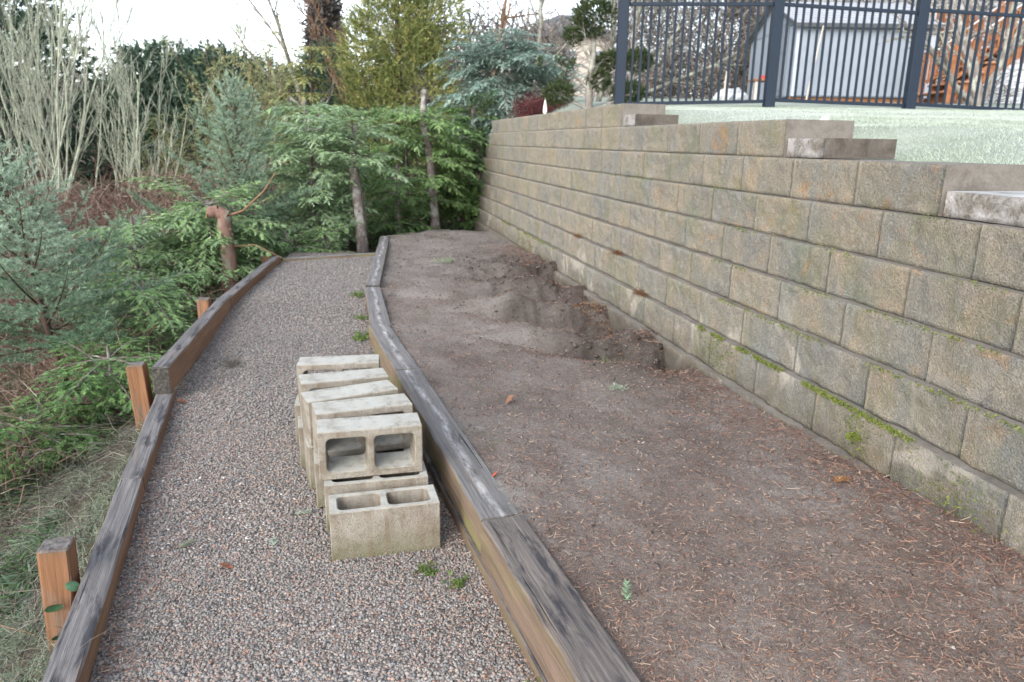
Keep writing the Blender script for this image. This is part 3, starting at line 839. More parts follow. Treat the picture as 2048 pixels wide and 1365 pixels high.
for i, (x, y, a, dz, rl) in enumerate(UPB):
    fx, fy = corner_place((x, y), R(a))
    cmu_side(fx, fy, .2085 + dz + .197 * abs(rl), R(a), ["front upper block showing both square holes to the camera", "second upper block from the front, directly behind the open-holed one",
             "third upper block from the front, skewed towards the timber", "fourth upper block from the front of the stack", "rearmost upper block of the stack on the path"][i], rl)

# ------------------------------------------------------------------ foliage generators
class Plant:
    """collects shoots (foliage triangles) and wood segments, then links trunk and crown as parts of one thing"""
    def __init__(s, seed):
        s.r = np.random.default_rng(seed); s.T = []; s.tone = []; s.frost = []; s.S = []
    def seg(s, p0, p1, r0, r1): s.S.append((*p0, *p1, r0, r1))
    def polyline(s, pts, r0, r1):
        n = len(pts) - 1
        for i in range(n):
            s.seg(pts[i], pts[i + 1], r0 + (r1 - r0) * i / n, r0 + (r1 - r0) * (i + 1) / n)
    def shoots(s, B, Dv, L, n=20, nl=.022, nw=.003, ang=55, flat=0.0, tone=(.2, .9), frost=0.0, droop=0.0, frosttip=0.0):
        B = np.asarray(B, float); Dv = unit(np.asarray(Dv, float)); L = np.broadcast_to(np.asarray(L, float), (len(B),))
        M = len(B)
        if M == 0: return
        r = s.r
        up = np.array([0, 0, 1.0])
        side = unit(np.cross(Dv, up) + 1e-4 * r.normal(0, 1, (M, 3))); up2 = np.cross(side, Dv)
        t = (np.arange(n)[None] + r.random((M, n))) / n
        if flat > 0:
            th = np.where(r.random((M, n)) < .5, 0, np.pi) + r.normal(0, flat, (M, n))
        else:
            th = r.uniform(0, 2 * np.pi, (M, n))
        sdv = np.cos(th)[..., None] * side[:, None] + np.sin(th)[..., None] * up2[:, None]
        a = np.radians(ang) + r.normal(0, .12, (M, n))
        nd = Dv[:, None] * np.cos(a)[..., None] + sdv * np.sin(a)[..., None]
        base = B[:, None] + Dv[:, None] * (L[:, None] * t)[..., None]
        base[..., 2] -= droop * (t * L[:, None]) ** 2 / np.maximum(L[:, None], 1e-3)
        nd[..., 2] -= droop * .6
        nd = unit(nd)
        ln = nl * (1.08 - .5 * t) * r.uniform(.75, 1.2, (M, n))
        if flat > 0: wv = unit(np.cross(nd, up2[:, None] + r.normal(0, .35, (M, n, 3))))
        else: wv = unit(np.cross(nd, r.normal(0, 1, (M, n, 3))))
        wv = wv * nw / 2
        T = np.stack([base - wv, base + wv, base + nd * ln[..., None]], 2).reshape(-1, 3, 3)
        tn = np.clip(r.uniform(tone[0], tone[1], (M, 1)) + r.normal(0, .1, (M, n)), 0, 1)
        fr = np.clip(frost * r.uniform(.4, 1.3, (M, 1)) + frosttip * t + 0 * tn, 0, 1)
        s.T.append(T); s.tone.append(tn.ravel()); s.frost.append(fr.ravel())
    def crown_mesh(s, mat, name="crown"):
        return trimesh(name, np.concatenate(s.T), mat, {'tone': np.concatenate(s.tone), 'frost': np.concatenate(s.frost)})
    def wood_mesh(s, mat, sides=5, name="trunk"):
        S = np.array(s.S); P0, P1, r0, r1 = S[:, 0:3], S[:, 3:6], S[:, 6], S[:, 7]
        d = unit(P1 - P0)
        ref = np.where(np.abs(d[:, 2:3]) > .9, np.array([[1.0, 0, 0]]), np.array([[0, 0, 1.0]]))
        u = unit(np.cross(d, ref)); v = np.cross(d, u)
        a = np.arange(sides) * 2 * np.pi / sides
        ring = np.cos(a)[None, :, None] * u[:, None] + np.sin(a)[None, :, None] * v[:, None]
        V = np.concatenate([P0[:, None] - d[:, None] * (r0 * .3)[:, None, None] + ring * r0[:, None, None], P1[:, None] + ring * r1[:, None, None]], 1)
        i = np.arange(sides); j = (i + 1) % sides
        Fq = np.stack([i, j, j + sides, i + sides], -1)
        Fc = (Fq[None] + (np.arange(len(S)) * 2 * sides)[:, None, None]).reshape(-1, 4)
        return npmesh(name, V.reshape(-1, 3), Fc, mat, sides > 3)
    def finish(s, name, label, cat, base, leaf, bark, group=None, sides=5, crown_name="crown"):
        e = empty(name, base); tag(e, label, cat, group)
        b = np.array(base)
        if s.T:
            for T in s.T: T -= b
            link(crown_name, s.crown_mesh(leaf, crown_name), e)
        if s.S:
            s.S = [(q[0] - b[0], q[1] - b[1], q[2] - b[2], q[3] - b[0], q[4] - b[1], q[5] - b[2], q[6], q[7]) for q in s.S]
            link("trunk", s.wood_mesh(bark, sides), e)
        return e

def rot_about(v, ax, a):
    return v * math.cos(a) + np.cross(ax, v) * math.sin(a) + ax * np.dot(ax, v) * (1 - math.cos(a))

def spray(P, p0, d0, L, kind, bend=-0.25, step=.05, tone=(.2, .9), frost=0.0, r0=.008, dens=1.0, tipup=0.0, frosttip=0.0, scale=1.0):
    """one leafy branch: a curved axis with flat laterals left and right"""
    r = P.r; d0 = d0 / np.linalg.norm(d0)
    n = max(3, int(L / .1)); pts = [np.array(p0, float)]; d = d0.copy()
    for i in range(n):
        d = d + np.array([0, 0, (bend + tipup * i / n) / n]); d = d / np.linalg.norm(d)
        pts.append(pts[-1] + d * L / n)
    P.polyline(pts, r0, .002)
    B, Dv, LL = [], [], []
    m = max(2, int(L / step * dens))
    for q in range(m):
        t = .12 + .88 * (q + r.random()) / m
        f = t * n; i = min(int(f), n - 1); p = pts[i] + (pts[i + 1] - pts[i]) * (f - i)
        ax = pts[i + 1] - pts[i]; ax = ax / np.linalg.norm(ax)
        side = np.cross(ax, [0, 0, 1.0]); side /= max(np.linalg.norm(side), 1e-6)
        sg = 1 if q % 2 else -1
        ll = (.42 * L * (1 - t) + .05 * scale) * r.uniform(.7, 1.2)
        dv = ax * .72 + side * sg * .75 + np.array([0, 0, r.normal(0.0, .14)])
        B.append(p); Dv.append(dv); LL.append(ll)
        if ll > .13 * scale:
            dn = dv / np.linalg.norm(dv); k = int(ll / (.055 * scale))
            for w in range(k):
                tt = (w + .6) / (k + .3)
                s2 = np.cross(dn, [0, 0, 1.0]); s2 /= max(np.linalg.norm(s2), 1e-6)
                B.append(p + dn * ll * tt); Dv.append(dn * .75 + s2 * (1 if w % 2 else -1) * .7 + np.array([0, 0, r.normal(0, .12)])); LL.append((.4 * ll * (1 - tt) + .04 * scale) * r.uniform(.8, 1.2))
    B.append(pts[-2]); Dv.append(pts[-1] - pts[-2]); LL.append(L / n + .05 * scale)
    B = np.array(B); Dv = np.array(Dv); LL = np.array(LL)
    if kind == 'fir':
        P.shoots(B, Dv, LL, 30, .03 * scale, .0060 * scale, 46, 0.0, tone, frost, 0, frosttip)
    else:
        P.shoots(B, Dv, LL, 18, .042 * scale, .012 * scale, 38, 0.12, tone, frost, .35, frosttip)

def fir(seed, base, h, rad, cb, leaf, bark, name, label, nb=50, frost=.25, lean=(0, 0), tone=(.2, .9), group=None, scale=1.0, elev=(10, 55), trunk_r=.05, step=.05, cat="fir tree", skew=(0, 0)):
    """young fir: irregular ascending boughs of uneven length, gaps between them, upturned tips"""
    P = Plant(seed); r = P.r; base = np.array(base, float)
    top = base + np.array([lean[0], lean[1], h])
    P.polyline([base, base + (top - base) * .35, base + (top - base) * .7, top], trunk_r, .008)
    for w in range(nb):
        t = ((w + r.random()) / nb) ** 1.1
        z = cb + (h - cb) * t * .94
        p = base + (top - base) * (z / h)
        a = w * 2.399 + r.normal(0, .35)
        L = (rad * ((1 - t) ** .7) + .16 * scale) * r.uniform(.55, 1.3) * (1 + skew[0] * math.cos(a) + skew[1] * math.sin(a))
        el = R(elev[0] + (elev[1] - elev[0]) * t + r.normal(0, 9))
        d = np.array([math.cos(a) * math.cos(el), math.sin(a) * math.cos(el), math.sin(el)])
        spray(P, p, d, L, 'fir', -.1, step, (tone[0] * .4 + .6 * tone[0] * t, .65 + (tone[1] - .65) * min(1, t * 1.6)), frost * r.uniform(.4, 1.4) * (.1 + 1.1 * t), .006 + .004 * L, .85, .9, frost * (.25 + .9 * t), scale)  # less frost and deeper tone on lower boughs also paint in their shade
    for q in range(4):
        spray(P, top - np.array([0, 0, .18 * scale]), np.array([r.normal(0, .25), r.normal(0, .25), 1.0]), .32 * scale * r.uniform(.7, 1.2), 'fir', 0, step, tone, frost, .006, 1, 0, frost, scale)
    return P.finish(name, label, cat, base, leaf, bark, group)

def cloud(P, ells, n, L, nn, nl, nw, bias=(0, 0, .3), shell=.55, tone=(.1, .95), frost=0.0, ang=45, flat=0.0, droop=0.0, lumps=0.35):
    """shoots spread through ellipsoids (cx,cy,cz,rx,ry,rz), with lumpy outlines and gaps"""
    r = P.r
    vol = np.array([e[3] * e[4] * e[5] for e in ells]) ** (2 / 3); vol = vol / vol.sum()
    for e, w in zip(ells, vol):
        m = int(n * w)
        d = unit(r.normal(0, 1, (m, 3)))
        rr = shell + (1 - shell) * r.random(m) ** .5
        lum = 1 + lumps * fbm(d[:, 0] * 3 + e[0], d[:, 1] * 3 + d[:, 2] * 3.7 + e[1], 3, int(e[2] * 10) % 50)
        c = np.array(e[:3]); q = np.array(e[3:])
        B = c + d * q * (rr * lum)[:, None]
        keep = fbm(B[:, 0] * 2.2, B[:, 1] * 2.2 + B[:, 2] * 2.9, 2, 8) > -.33
        B = B[keep]; d = d[keep]
        tn = .5 + .5 * np.clip(fbm(B[:, 0] * 1.7 + 9, B[:, 2] * 1.7 + B[:, 1], 2, 3), -1, 1)
        P.shoots(B, d + np.array(bias) + r.normal(0, .3, d.shape), L * r.uniform(.6, 1.3, len(B)), nn, nl, nw, ang, flat, tone, frost, droop)

def bare(P, p, d, L, r0, depth, spread=.5, up=.25, kids=(3, 5), shrink=.62, wob=.15, start=.25, minr=.0015):
    """recursive leafless branching"""
    r = P.r; n = max(3, min(7, int(L / .22)))
    pts = [np.array(p, float)]; d = np.array(d, float); d /= np.linalg.norm(d)
    dirs = []
    for i in range(n):
        d = d + r.normal(0, wob, 3) + np.array([0, 0, up / n]); d /= np.linalg.norm(d)
        dirs.append(d.copy()); pts.append(pts[-1] + d * L / n)
    P.polyline(pts, r0, max(r0 * .4, minr))
    if depth <= 0: return
    k = r.integers(kids[0], kids[1] + 1)
    for q in range(k):
        t = start + (1 - start) * (q + r.random()) / k
        f = t * n; i = min(int(f), n - 1); pp = pts[i] + (pts[i + 1] - pts[i]) * (f - i)
        dd = dirs[i] + r.normal(0, spread, 3)
        bare(P, pp, dd, L * shrink * r.uniform(.6, 1.15) * (1.1 - .4 * t), max(r0 * .5 * (1.1 - .4 * t), minr), depth - 1, spread, up, kids, shrink, wob, start, minr)

# foliage and bark materials
L_BLUEFIR = leaf_mat("blue_fir_needles", [(0, (0.040, 0.088, 0.045)), (0.5, (0.106, 0.188, 0.100)), (1, (0.213, 0.319, 0.188))], frost=(0.36, 0.45, 0.36))
L_FIR = leaf_mat("fir_needles", [(0, (0.045, 0.098, 0.043)), (0.5, (0.112, 0.210, 0.083)), (1, (0.225, 0.352, 0.165))], frost=(0.34, 0.44, 0.38))
L_CEDAR = leaf_mat("cedar_sprays", [(0, (0.051, 0.114, 0.035)), (0.5, (0.145, 0.260, 0.073)), (1, (0.307, 0.447, 0.155))], frost=(0.46, 0.58, 0.44))
L_CYP = leaf_mat("blue_cypress_sprays", [(0, (0.060, 0.132, 0.090)), (0.5, (0.150, 0.252, 0.186)), (1, (0.276, 0.396, 0.306))], frost=(0.42, 0.52, 0.5))
L_GOLD = leaf_mat("golden_cypress_sprays", [(0, (0.057, 0.098, 0.025)), (0.5, (0.172, 0.207, 0.057)), (1, (0.380, 0.356, 0.127))], frost=(0.4, 0.45, 0.3))
L_DARK = leaf_mat("dark_evergreen", [(0, (0.022, 0.044, 0.027)), (0.5, (0.050, 0.088, 0.056)), (1, (0.094, 0.144, 0.094))], frost=(0.2, 0.28, 0.24))
L_BAMBOO = leaf_mat("pale_bamboo_leaves", [(0, (0.110, 0.143, 0.055)), (0.5, (0.231, 0.259, 0.110)), (1, (0.374, 0.363, 0.187))], frost=(0.42, 0.48, 0.36))
L_TOPI = leaf_mat("clipped_pine_needles", [(0, (0.018, 0.036, 0.012)), (0.5, (0.05, 0.08, 0.025)), (1, (0.12, 0.115, 0.05))], frost=(0.3, 0.32, 0.22))
L_FERN = leaf_mat("fern_fronds", [(0, (0.02, 0.05, 0.016)), (0.5, (0.05, 0.10, 0.03)), (1, (0.11, 0.17, 0.05))], frost=(0.36, 0.46, 0.38))
L_GRASS = leaf_mat("pale_frosted_grass", [(0, (0.05, 0.08, 0.033)), (0.5, (0.12, 0.15, 0.075)), (1, (0.26, 0.26, 0.17))], frost=(0.38, 0.47, 0.41))
L_RED = leaf_mat("barberry_twigs", [(0, (0.05, 0.015, 0.018)), (1, (0.14, 0.04, 0.04))], frost=(0.3, 0.2, 0.2))
L_DEAD = leaf_mat("dead_leaves", [(0, (0.07, 0.03, 0.015)), (0.6, (0.19, 0.09, 0.04)), (1, (0.33, 0.2, 0.1))], frost=(0.4, 0.33, 0.28))
B_FIR = bark_mat("fir_bark", (0.05, 0.037, 0.03), (0.12, 0.085, 0.07))
B_CEDAR = bark_mat("cedar_bark", (0.07, 0.055, 0.05), (0.19, 0.16, 0.15), (0.26, 0.26, 0.24), 14)
B_LICHEN = bark_mat("lichen_bark", (0.19, 0.20, 0.16), (0.31, 0.33, 0.26), (0.38, 0.42, 0.32), 7)
B_GREY = bark_mat("grey_bark", (0.13, 0.115, 0.10), (0.26, 0.24, 0.215), (0.32, 0.33, 0.28), 8)
B_DGREY = bark_mat("dark_lichen_bark", (0.07, 0.065, 0.055), (0.16, 0.155, 0.13), (0.24, 0.25, 0.2), 12)
B_BROWN = bark_mat("brown_twigs", (0.06, 0.04, 0.033), (0.15, 0.10, 0.085))
B_TAN = bark_mat("tan_canes", (0.13, 0.075, 0.045), (0.24, 0.155, 0.10))
B_PINK = bark_mat("stripped_red_trunk", (0.11, 0.065, 0.05), (0.24, 0.15, 0.12), (0.19, 0.18, 0.14), 12)

GZ = lambda x, y: float(ground_z(np.array([x]), np.array([y]))[0])
def at_ground(x, y, sink=.05): return (x, y, GZ(x, y) - sink)

# ------------------------------------------------------------------ conifers along the path
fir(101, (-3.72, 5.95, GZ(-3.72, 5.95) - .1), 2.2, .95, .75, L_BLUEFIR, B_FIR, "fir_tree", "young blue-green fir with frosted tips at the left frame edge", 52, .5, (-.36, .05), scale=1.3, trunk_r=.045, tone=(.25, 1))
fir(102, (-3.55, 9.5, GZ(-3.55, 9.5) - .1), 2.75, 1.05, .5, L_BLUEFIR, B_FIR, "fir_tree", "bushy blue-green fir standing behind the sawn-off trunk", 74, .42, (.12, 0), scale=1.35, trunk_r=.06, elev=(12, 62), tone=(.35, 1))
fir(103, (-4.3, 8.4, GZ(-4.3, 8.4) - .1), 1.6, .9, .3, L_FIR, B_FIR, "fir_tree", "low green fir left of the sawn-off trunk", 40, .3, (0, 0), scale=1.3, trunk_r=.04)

# sawn-off trunk with a bent stub and a few live fronds
P = Plant(111)
e = empty("sawn_trunk", (-3.0, 7.75, GZ(-3.0, 7.75) - .1)); tag(e, "sawn-off reddish trunk with a bent knob and one thin side branch", "tree trunk")
b = np.array(e.location)
z0 = b[2]
pts = [np.array(p) - b for p in ((-3.0, 7.75, z0), (-3.0, 7.75, .25), (-3.02, 7.76, .60))]
P.polyline(pts, .082, .07); P.polyline([pts[-1] - np.array([0, 0, .04]), pts[-1] + np.array([.01, 0, .07]), pts[-1] + np.array([-.06, -.02, .115]), pts[-1] + np.array([-.14, -.04, .10])], .075, .062)
link("trunk", P.wood_mesh(B_PINK, 10), e)
me = box_mesh("cut_face", -.004, .004, -.05, .05, -.045, .045, plain("fresh_cut_wood", (0.38, 0.24, 0.12), .8, .1, .25, 30), .003)
o = link("cut_face", me, e, (float(pts[-1][0]) - .145, float(pts[-1][1]) - .04, float(pts[-1][2]) + .097), (0, R(15), R(12)))
P2 = Plant(112)
P2.polyline([pts[-1] + np.array([.02, 0, .06]), pts[-1] + np.array([.2, .02, .12]), pts[-1] + np.array([.42, .05, .32]), pts[-1] + np.array([.56, .06, .52])], .016, .006)
link("branch", P2.wood_mesh(B_TAN, 5, "branch"), e)
P2 = Plant(113)
P2.polyline([pts[1] + np.array([.05, 0, .1]), pts[1] + np.array([.3, .0, .12]), pts[1] + np.array([.6, -.1, 0])], .009, .004)
link("branch", P2.wood_mesh(B_TAN, 5, "branch"), e)
P2 = Plant(114)
P2.polyline([pts[1] + np.array([-.05, 0, .2]), pts[1] + np.array([-.16, -.05, .26])], .012, .006)
link("branch", P2.wood_mesh(B_TAN, 5, "branch"), e)

def cedar_fronds(seed, items, name, label, trunk=None, group=None, leaf=L_CEDAR, bark=B_CEDAR, scale=1.0, frost=.15, tone=(.25, .95), cat="cedar tree", base=None, sides=8):
    P = Plant(seed)
    if trunk:
        pts, r0, r1 = trunk
        P.polyline([np.array(q, float) for q in pts], r0, r1)
        base = pts[0]
    for p, d, L in items:
        spray(P, np.array(p, float), np.array(d, float), L, 'cedar', -.55, .05, tone, frost, .007, 1.0, .1, frost, scale)
    return P.finish(name, label, cat, tuple(base), leaf, bark, group, sides)

def ring_items(r, cx, cy, zs, L, el, per, az=(0, 6.283), jitter=.3):
    it = []
    for z in zs:
        for q in range(per):
            a = az[0] + (az[1] - az[0]) * (q + r.random()) / per
            e_ = R(el) + r.normal(0, .2)
            it.append(((cx, cy, z), (math.cos(a) * math.cos(e_), math.sin(a) * math.cos(e_), math.sin(e_)), L * r.uniform(1 - jitter, 1 + jitter)))
    return it
rr = np.random.default_rng(5)
# cedar around the sawn trunk
cedar_fronds(121, ring_items(rr, -3.35, 8.2, np.linspace(-.1, .75, 8), .75, 12, 8), "cedar_tree", "bright green drooping cedar around the sawn-off trunk", ([(-3.35, 8.25, GZ(-3.35, 8.25) - .1), (-3.35, 8.2, .8)], .05, .02), scale=1.15, frost=.16)
# cedar topped at eye level, left of the path end
z0 = GZ(-2.05, 10.0) - .1
it = ring_items(rr, -2.12, 10.1, [1.05, 1.25, 1.45, 1.6], .85, 20, 6, (1.6, 4.9)) + ring_items(rr, -2.1, 10.1, [1.2, 1.5], .6, 15, 4, (-1.2, 1.2)) + ring_items(rr, -2.1, 10.2, [.5, .8], .55, 0, 4, (2.0, 4.2))
cedar_fronds(122, it, "cedar_tree", "topped cedar with a bare grey trunk at the far path end", ([(-2.03, 10.0, z0), (-2.07, 10.0, .55), (-2.13, 10.02, 1.15), (-2.07, 10.05, 1.66)], .085, .05), scale=1.2, frost=.36, tone=(.4, 1))
# second topped trunk by the wall end
z0 = GZ(-1.22, 11.8) - .1
it = ring_items(rr, -1.3, 11.8, [.9, 1.2, 1.5, 1.75], .7, 5, 6, (-1.4, 1.6)) + ring_items(rr, -1.35, 11.85, [1.45, 1.8], .65, 15, 4, (1.8, 4.4)) + ring_items(rr, -1.1, 12.3, [.5, .9, 1.3], .7, 5, 6)
cedar_fronds(123, it, "cedar_tree", "leaning cedar trunk with leafy side branches by the wall's far end", ([(-1.22, 11.8, z0), (-1.27, 11.8, .7), (-1.30, 11.8, 1.2), (-1.42, 11.82, 1.75), (-1.38, 11.82, 2.2)], .085, .045), frost=.06, scale=1.25)
it = ring_items(rr, -.75, 13.7, np.linspace(.2, 1.9, 8), .8, 10, 7)
cedar_fronds(124, it, "cedar_tree", "dark green cedar hiding the far end of the wall", ([(-.75, 13.7, GZ(-.75, 13.7) - .1), (-.75, 13.7, 2.0)], .07, .03), frost=.02, tone=(.0, .6), scale=1.35)
it = ring_items(rr, -2.9, 10.9, np.linspace(.0, 1.3, 7), .7, 8, 7)
cedar_fronds(125, it, "cedar_tree", "small cedar filling the gap between fir and grey trunk", ([(-2.9, 10.9, GZ(-2.9, 10.9) - .1), (-2.9, 10.9, 1.4)], .045, .02), frost=.2, scale=1.25)
it = ring_items(rr, -1.75, 11.3, np.linspace(.0, .9, 5), .6, 5, 6)
cedar_fronds(126, it, "cedar_tree", "low dark cedar growth behind the far cross timber", ([(-1.75, 11.35, GZ(-1.75, 11.35) - .1), (-1.75, 11.3, 1.1)], .045, .02), frost=.04, scale=1.2, tone=(.1, .7))
for i, (x, y, h, lb) in enumerate(((-1.9, 12.9, 1.3, "dark evergreen shrub behind the two cedar trunks"), (-2.8, 13.0, 1.2, "dark shrub behind the small cedar at the path end"), (-.9, 12.75, .7, "low dark shrub at the foot of the wall's end"))):
    P = Plant(160 + i); z0 = GZ(x, y); P.polyline([np.array((x, y, z0 - .1)), np.array((x, y, z0 + h))], .03, .01)
    cloud(P, [(x, y, z0 + h * .5, .75, .5, h * .55), (x + .3, y, z0 + h * .8, .4, .4, h * .4), (x - .4, y, z0 + h * .7, .4, .4, h * .4)], 900, .16, 9, .06, .022, (0, 0, .2), .3, (0, .8), .02, 45)
    P.finish("evergreen_shrub", lb, "shrub", (x, y, z0), L_CEDAR, B_BROWN, "shrubs behind the path end")
for i, (x, y, zt, L, fr, tn_, lb) in enumerate(((-2.72, 10.15, 1.55, .7, .34, (.35, 1), "pale frosted cedar left of the topped grey trunk"), (-3.15, 11.6, 1.9, .8, .25, (.2, .9), "taller cedar half hidden behind the blue-green fir"),
                                   (-1.75, 12.3, 1.9, .75, .12, (.1, .9), "green cedar filling the space between the two topped trunks"), (-.95, 12.9, 1.5, .65, .05, (.1, .8), "drooping cedar brushing the far corner of the wall"),
                                   (-3.9, 7.6, .55, .6, .2, (.2, .95), "low cedar sprays between the left fir and the sawn trunk"))):
    z0 = GZ(x, y)
    cedar_fronds(170 + i, ring_items(rr, x, y, np.linspace(z0 + .25, zt, 7), L, 14, 7), "cedar_tree", lb, ([(x, y, z0 - .1), (x, y, zt + .12)], .04, .015), frost=fr, tone=tn_, scale=1.3)
# seedlings and fern-like growth outside the left edging
for i, (x, y, L, zt, lb) in enumerate(((-3.2, 6.3, .6, .15, "green cedar seedling beside the grey-topped post"), (-2.9, 5.1, .55, -.1, "drooping green seedling below the middle left edging"),
                                   (-3.25, 4.6, .6, -.45, "feathery green growth on the slope beyond the tall post"), (-3.6, 7.3, .6, .05, "small seedling between the blue fir and the sawn trunk"),
                                   (-2.75, 9.0, .5, .25, "seedling just outside the far left path corner"), (-2.35, 9.25, .45, .25, "low green seedling behind the path's end timber"))):
    z0 = GZ(x, y)
    it = ring_items(rr, x, y, np.linspace(z0 + .1, max(zt, z0 + .35), 4), L, 18, 7)
    cedar_fronds(130 + i, it, "cedar_seedling", lb, ([(x, y, z0 - .05), (x, y, max(zt, z0 + .3) + .1)], .02, .01), "seedlings outside the left edging", scale=1.0, frost=.03 if i in (1, 2) else .1, tone=(.0, .5) if i in (1, 2) else (.1, .8), cat="seedling")

# blue cypress behind the wall end
P = Plant(141); base = (-.25, 14.2, 1.3)
P.polyline([np.array(base), np.array((-.28, 14.2, 2.4)), np.array((-.2, 14.2, 3.2))], .09, .04)
for z, L in ((1.15, .8), (1.4, .95), (1.65, 1.2), (1.85, 1.45), (2.05, 1.65), (2.25, 1.8), (2.45, 1.85), (2.65, 1.75), (2.85, 1.4), (3.05, 1.05), (3.2, .65)):
    for q in range(10):
        a = 6.283 * (q + P.r.random()) / 10
        spray(P, np.array((-.25, 14.2, z)), np.array((math.cos(a), math.sin(a), .28 + P.r.normal(0, .38))), L * P.r.uniform(.45, 1.05), 'cedar', -.8, .06, (.2, 1), .28, .012, 1.0, .1, .3, 1.6)
P.finish("blue_cypress", "frosted blue cypress with drooping sprays above the wall's far end", "cypress tree", base, L_CYP, B_CEDAR)

# golden conifer
P = Plant(142); base = (-2.4, 16.0, GZ(-2.4, 16.0))
P.polyline([np.array(base), np.array((-2.4, 16, 5.2))], .12, .03)
cloud(P, [(-2.9, 16, 2.0, .75, .8, 1.1), (-2.0, 16, 2.4, .85, .8, 1.3), (-2.45, 16, 3.6, .9, .85, 1.3), (-1.7, 16.1, 3.9, .65, .7, 1.0), (-2.3, 16.1, 4.8, .7, .7, 1.0), (-3.1, 16.1, 3.1, .5, .5, .8)],
      7000, .24, 18, .065, .018, (0, 0, .5), .3, (.15, 1), .05, 40)
P.finish("golden_conifer", "tall yellow-green feathery conifer rising above the cedars", "conifer tree", base, L_GOLD, B_FIR)
P = Plant(143); base = (-4.0, 15.0, GZ(-4.0, 15.0))
P.polyline([np.array(base), np.array((-3.9, 15, 3.2))], .06, .02)
for z in np.linspace(1.2, 3.1, 8):
    for q in range(4):
        a = 6.283 * (q + P.r.random()) / 4
        spray(P, np.array((-3.95, 15, z)), np.array((math.cos(a), math.sin(a), .3)), .75, 'cedar', -.8, .07, (.4, 1), .1, .01, .9, 0, .1, 1.6)
P.finish("pale_conifer", "thin pale yellow-green conifer left of the golden conifer", "conifer tree", base, L_GOLD, B_FIR)

# ------------------------------------------------------------------ left: lichen-covered bare shrubs
def stems(seed, x, y, n, h, name, label, bark, spread=.35, depth=2, r0=.03, base_r=.5, group=None, kids=(4, 6), sides=3, lean=(0, 0), cat="bare tree"):
    P = Plant(seed); z0 = GZ(x, y)
    for q in range(n):
        a = P.r.uniform(0, 6.28); rr_ = base_r * math.sqrt(P.r.random())
        p = np.array((x + rr_ * math.cos(a), y + rr_ * math.sin(a) * .6, z0))
        d = np.array((math.cos(a) * .32 + lean[0], math.sin(a) * .15, 1.0))
        bare(P, p, d, h * P.r.uniform(.7, 1.1), r0 * P.r.uniform(.6, 1.15), depth, spread, .45, kids, .40, .06, .2, .004)
    return P.finish(name, label, cat, (x, y, z0), None, bark, group, sides)
GS = "bare lichen-covered trees on the left"
stems(201, -9.3, 13.6, 20, 5.8, "bare_tree", "many-stemmed pale lichen-covered tree at the upper left corner", B_LICHEN, .26, 3, .026, 1.0, GS)
stems(202, -8.4, 14.4, 14, 5.0, "bare_tree", "upright bare stems second from the left frame edge", B_LICHEN, .26, 3, .024, .7, GS)
stems(203, -7.0, 14.0, 10, 3.5, "bare_tree", "shorter bare lichen tree fanning out in front of dark evergreens", B_LICHEN, .33, 3, .024, .4, GS, lean=(.18, 0))
stems(204, -10.8, 14.8, 10, 5.6, "bare_tree", "bare grey stems half cut by the left frame edge", B_LICHEN, .26, 3, .026, .9, GS)
stems(205, -6.2, 15.5, 5, 2.8, "bare_tree", "low leaning bare lichen branches reaching right over the brambles", B_LICHEN, .4, 3, .028, .3, GS, lean=(.5, 0))

# bramble thicket
def thicket(seed, n, fx, name, label, mat, L=(.5, 1.3), w=.010, up=.7, tone=None, cat="thicket"):
    r = np.random.default_rng(seed)
    P0 = fx(r, n)
    d = unit(np.stack([r.normal(0, .6, n), r.normal(0, .6, n), r.normal(up, .45, n)], -1))
    LL = r.uniform(*L, n); T = []
    p = P0.copy()
    for k in range(4):
        d = unit(d + np.stack([r.normal(0, .25, n), r.normal(0, .25, n), r.normal(-.28, .15, n)], -1))
        q = p + d * (LL / 4)[:, None]
        s_ = unit(np.cross(d, r.normal(0, 1, (n, 3)))) * (w / 2 * (1 - k * .2))
        s2 = s_ * (.8 - .2 * k)
        T.append(np.stack([p - s_, p + s_, q + s2], 1)); T.append(np.stack([p - s_, q + s2, q - s2], 1))
        p = q
    T = np.concatenate(T); tn = np.tile(r.random(n), 8)
    o = link(name, trimesh(name, T, mat, {'tone': tn, 'frost': np.zeros(len(T))}))
    tag(o, label, cat, kind="stuff"); return o
M_BRAM = leaf_mat("bramble_canes", [(0, (0.045, 0.022, 0.018)), (0.5, (0.12, 0.07, 0.05)), (0.85, (0.20, 0.13, 0.10)), (1, (0.26, 0.23, 0.19))], trans=.05)
def fx_br(r, n):
    x = r.uniform(-11, -3.6, n); y = r.uniform(8.5, 13.8, n)
    z = ground_z(x, y); top = 1.25 + .35 * fbm(x * .8, y * .8, 2, 4)
    return np.stack([x, y, z + (top * r.random(n) ** .7)], -1)
thicket(211, 13000, fx_br, "bramble_thicket", "dense reddish brown tangle of bramble canes on the left slope", M_BRAM)
def fx_br2(r, n):
    x = r.uniform(-7.5, -2.9, n); y = r.uniform(3.5, 9, n)
    return np.stack([x, y, ground_z(x, y) + .5 * r.random(n)], -1)
thicket(212, 5200, fx_br2, "bramble_thicket", "thin dead brambles low on the slope under the blue fir", M_BRAM, (.3, .8), .006)

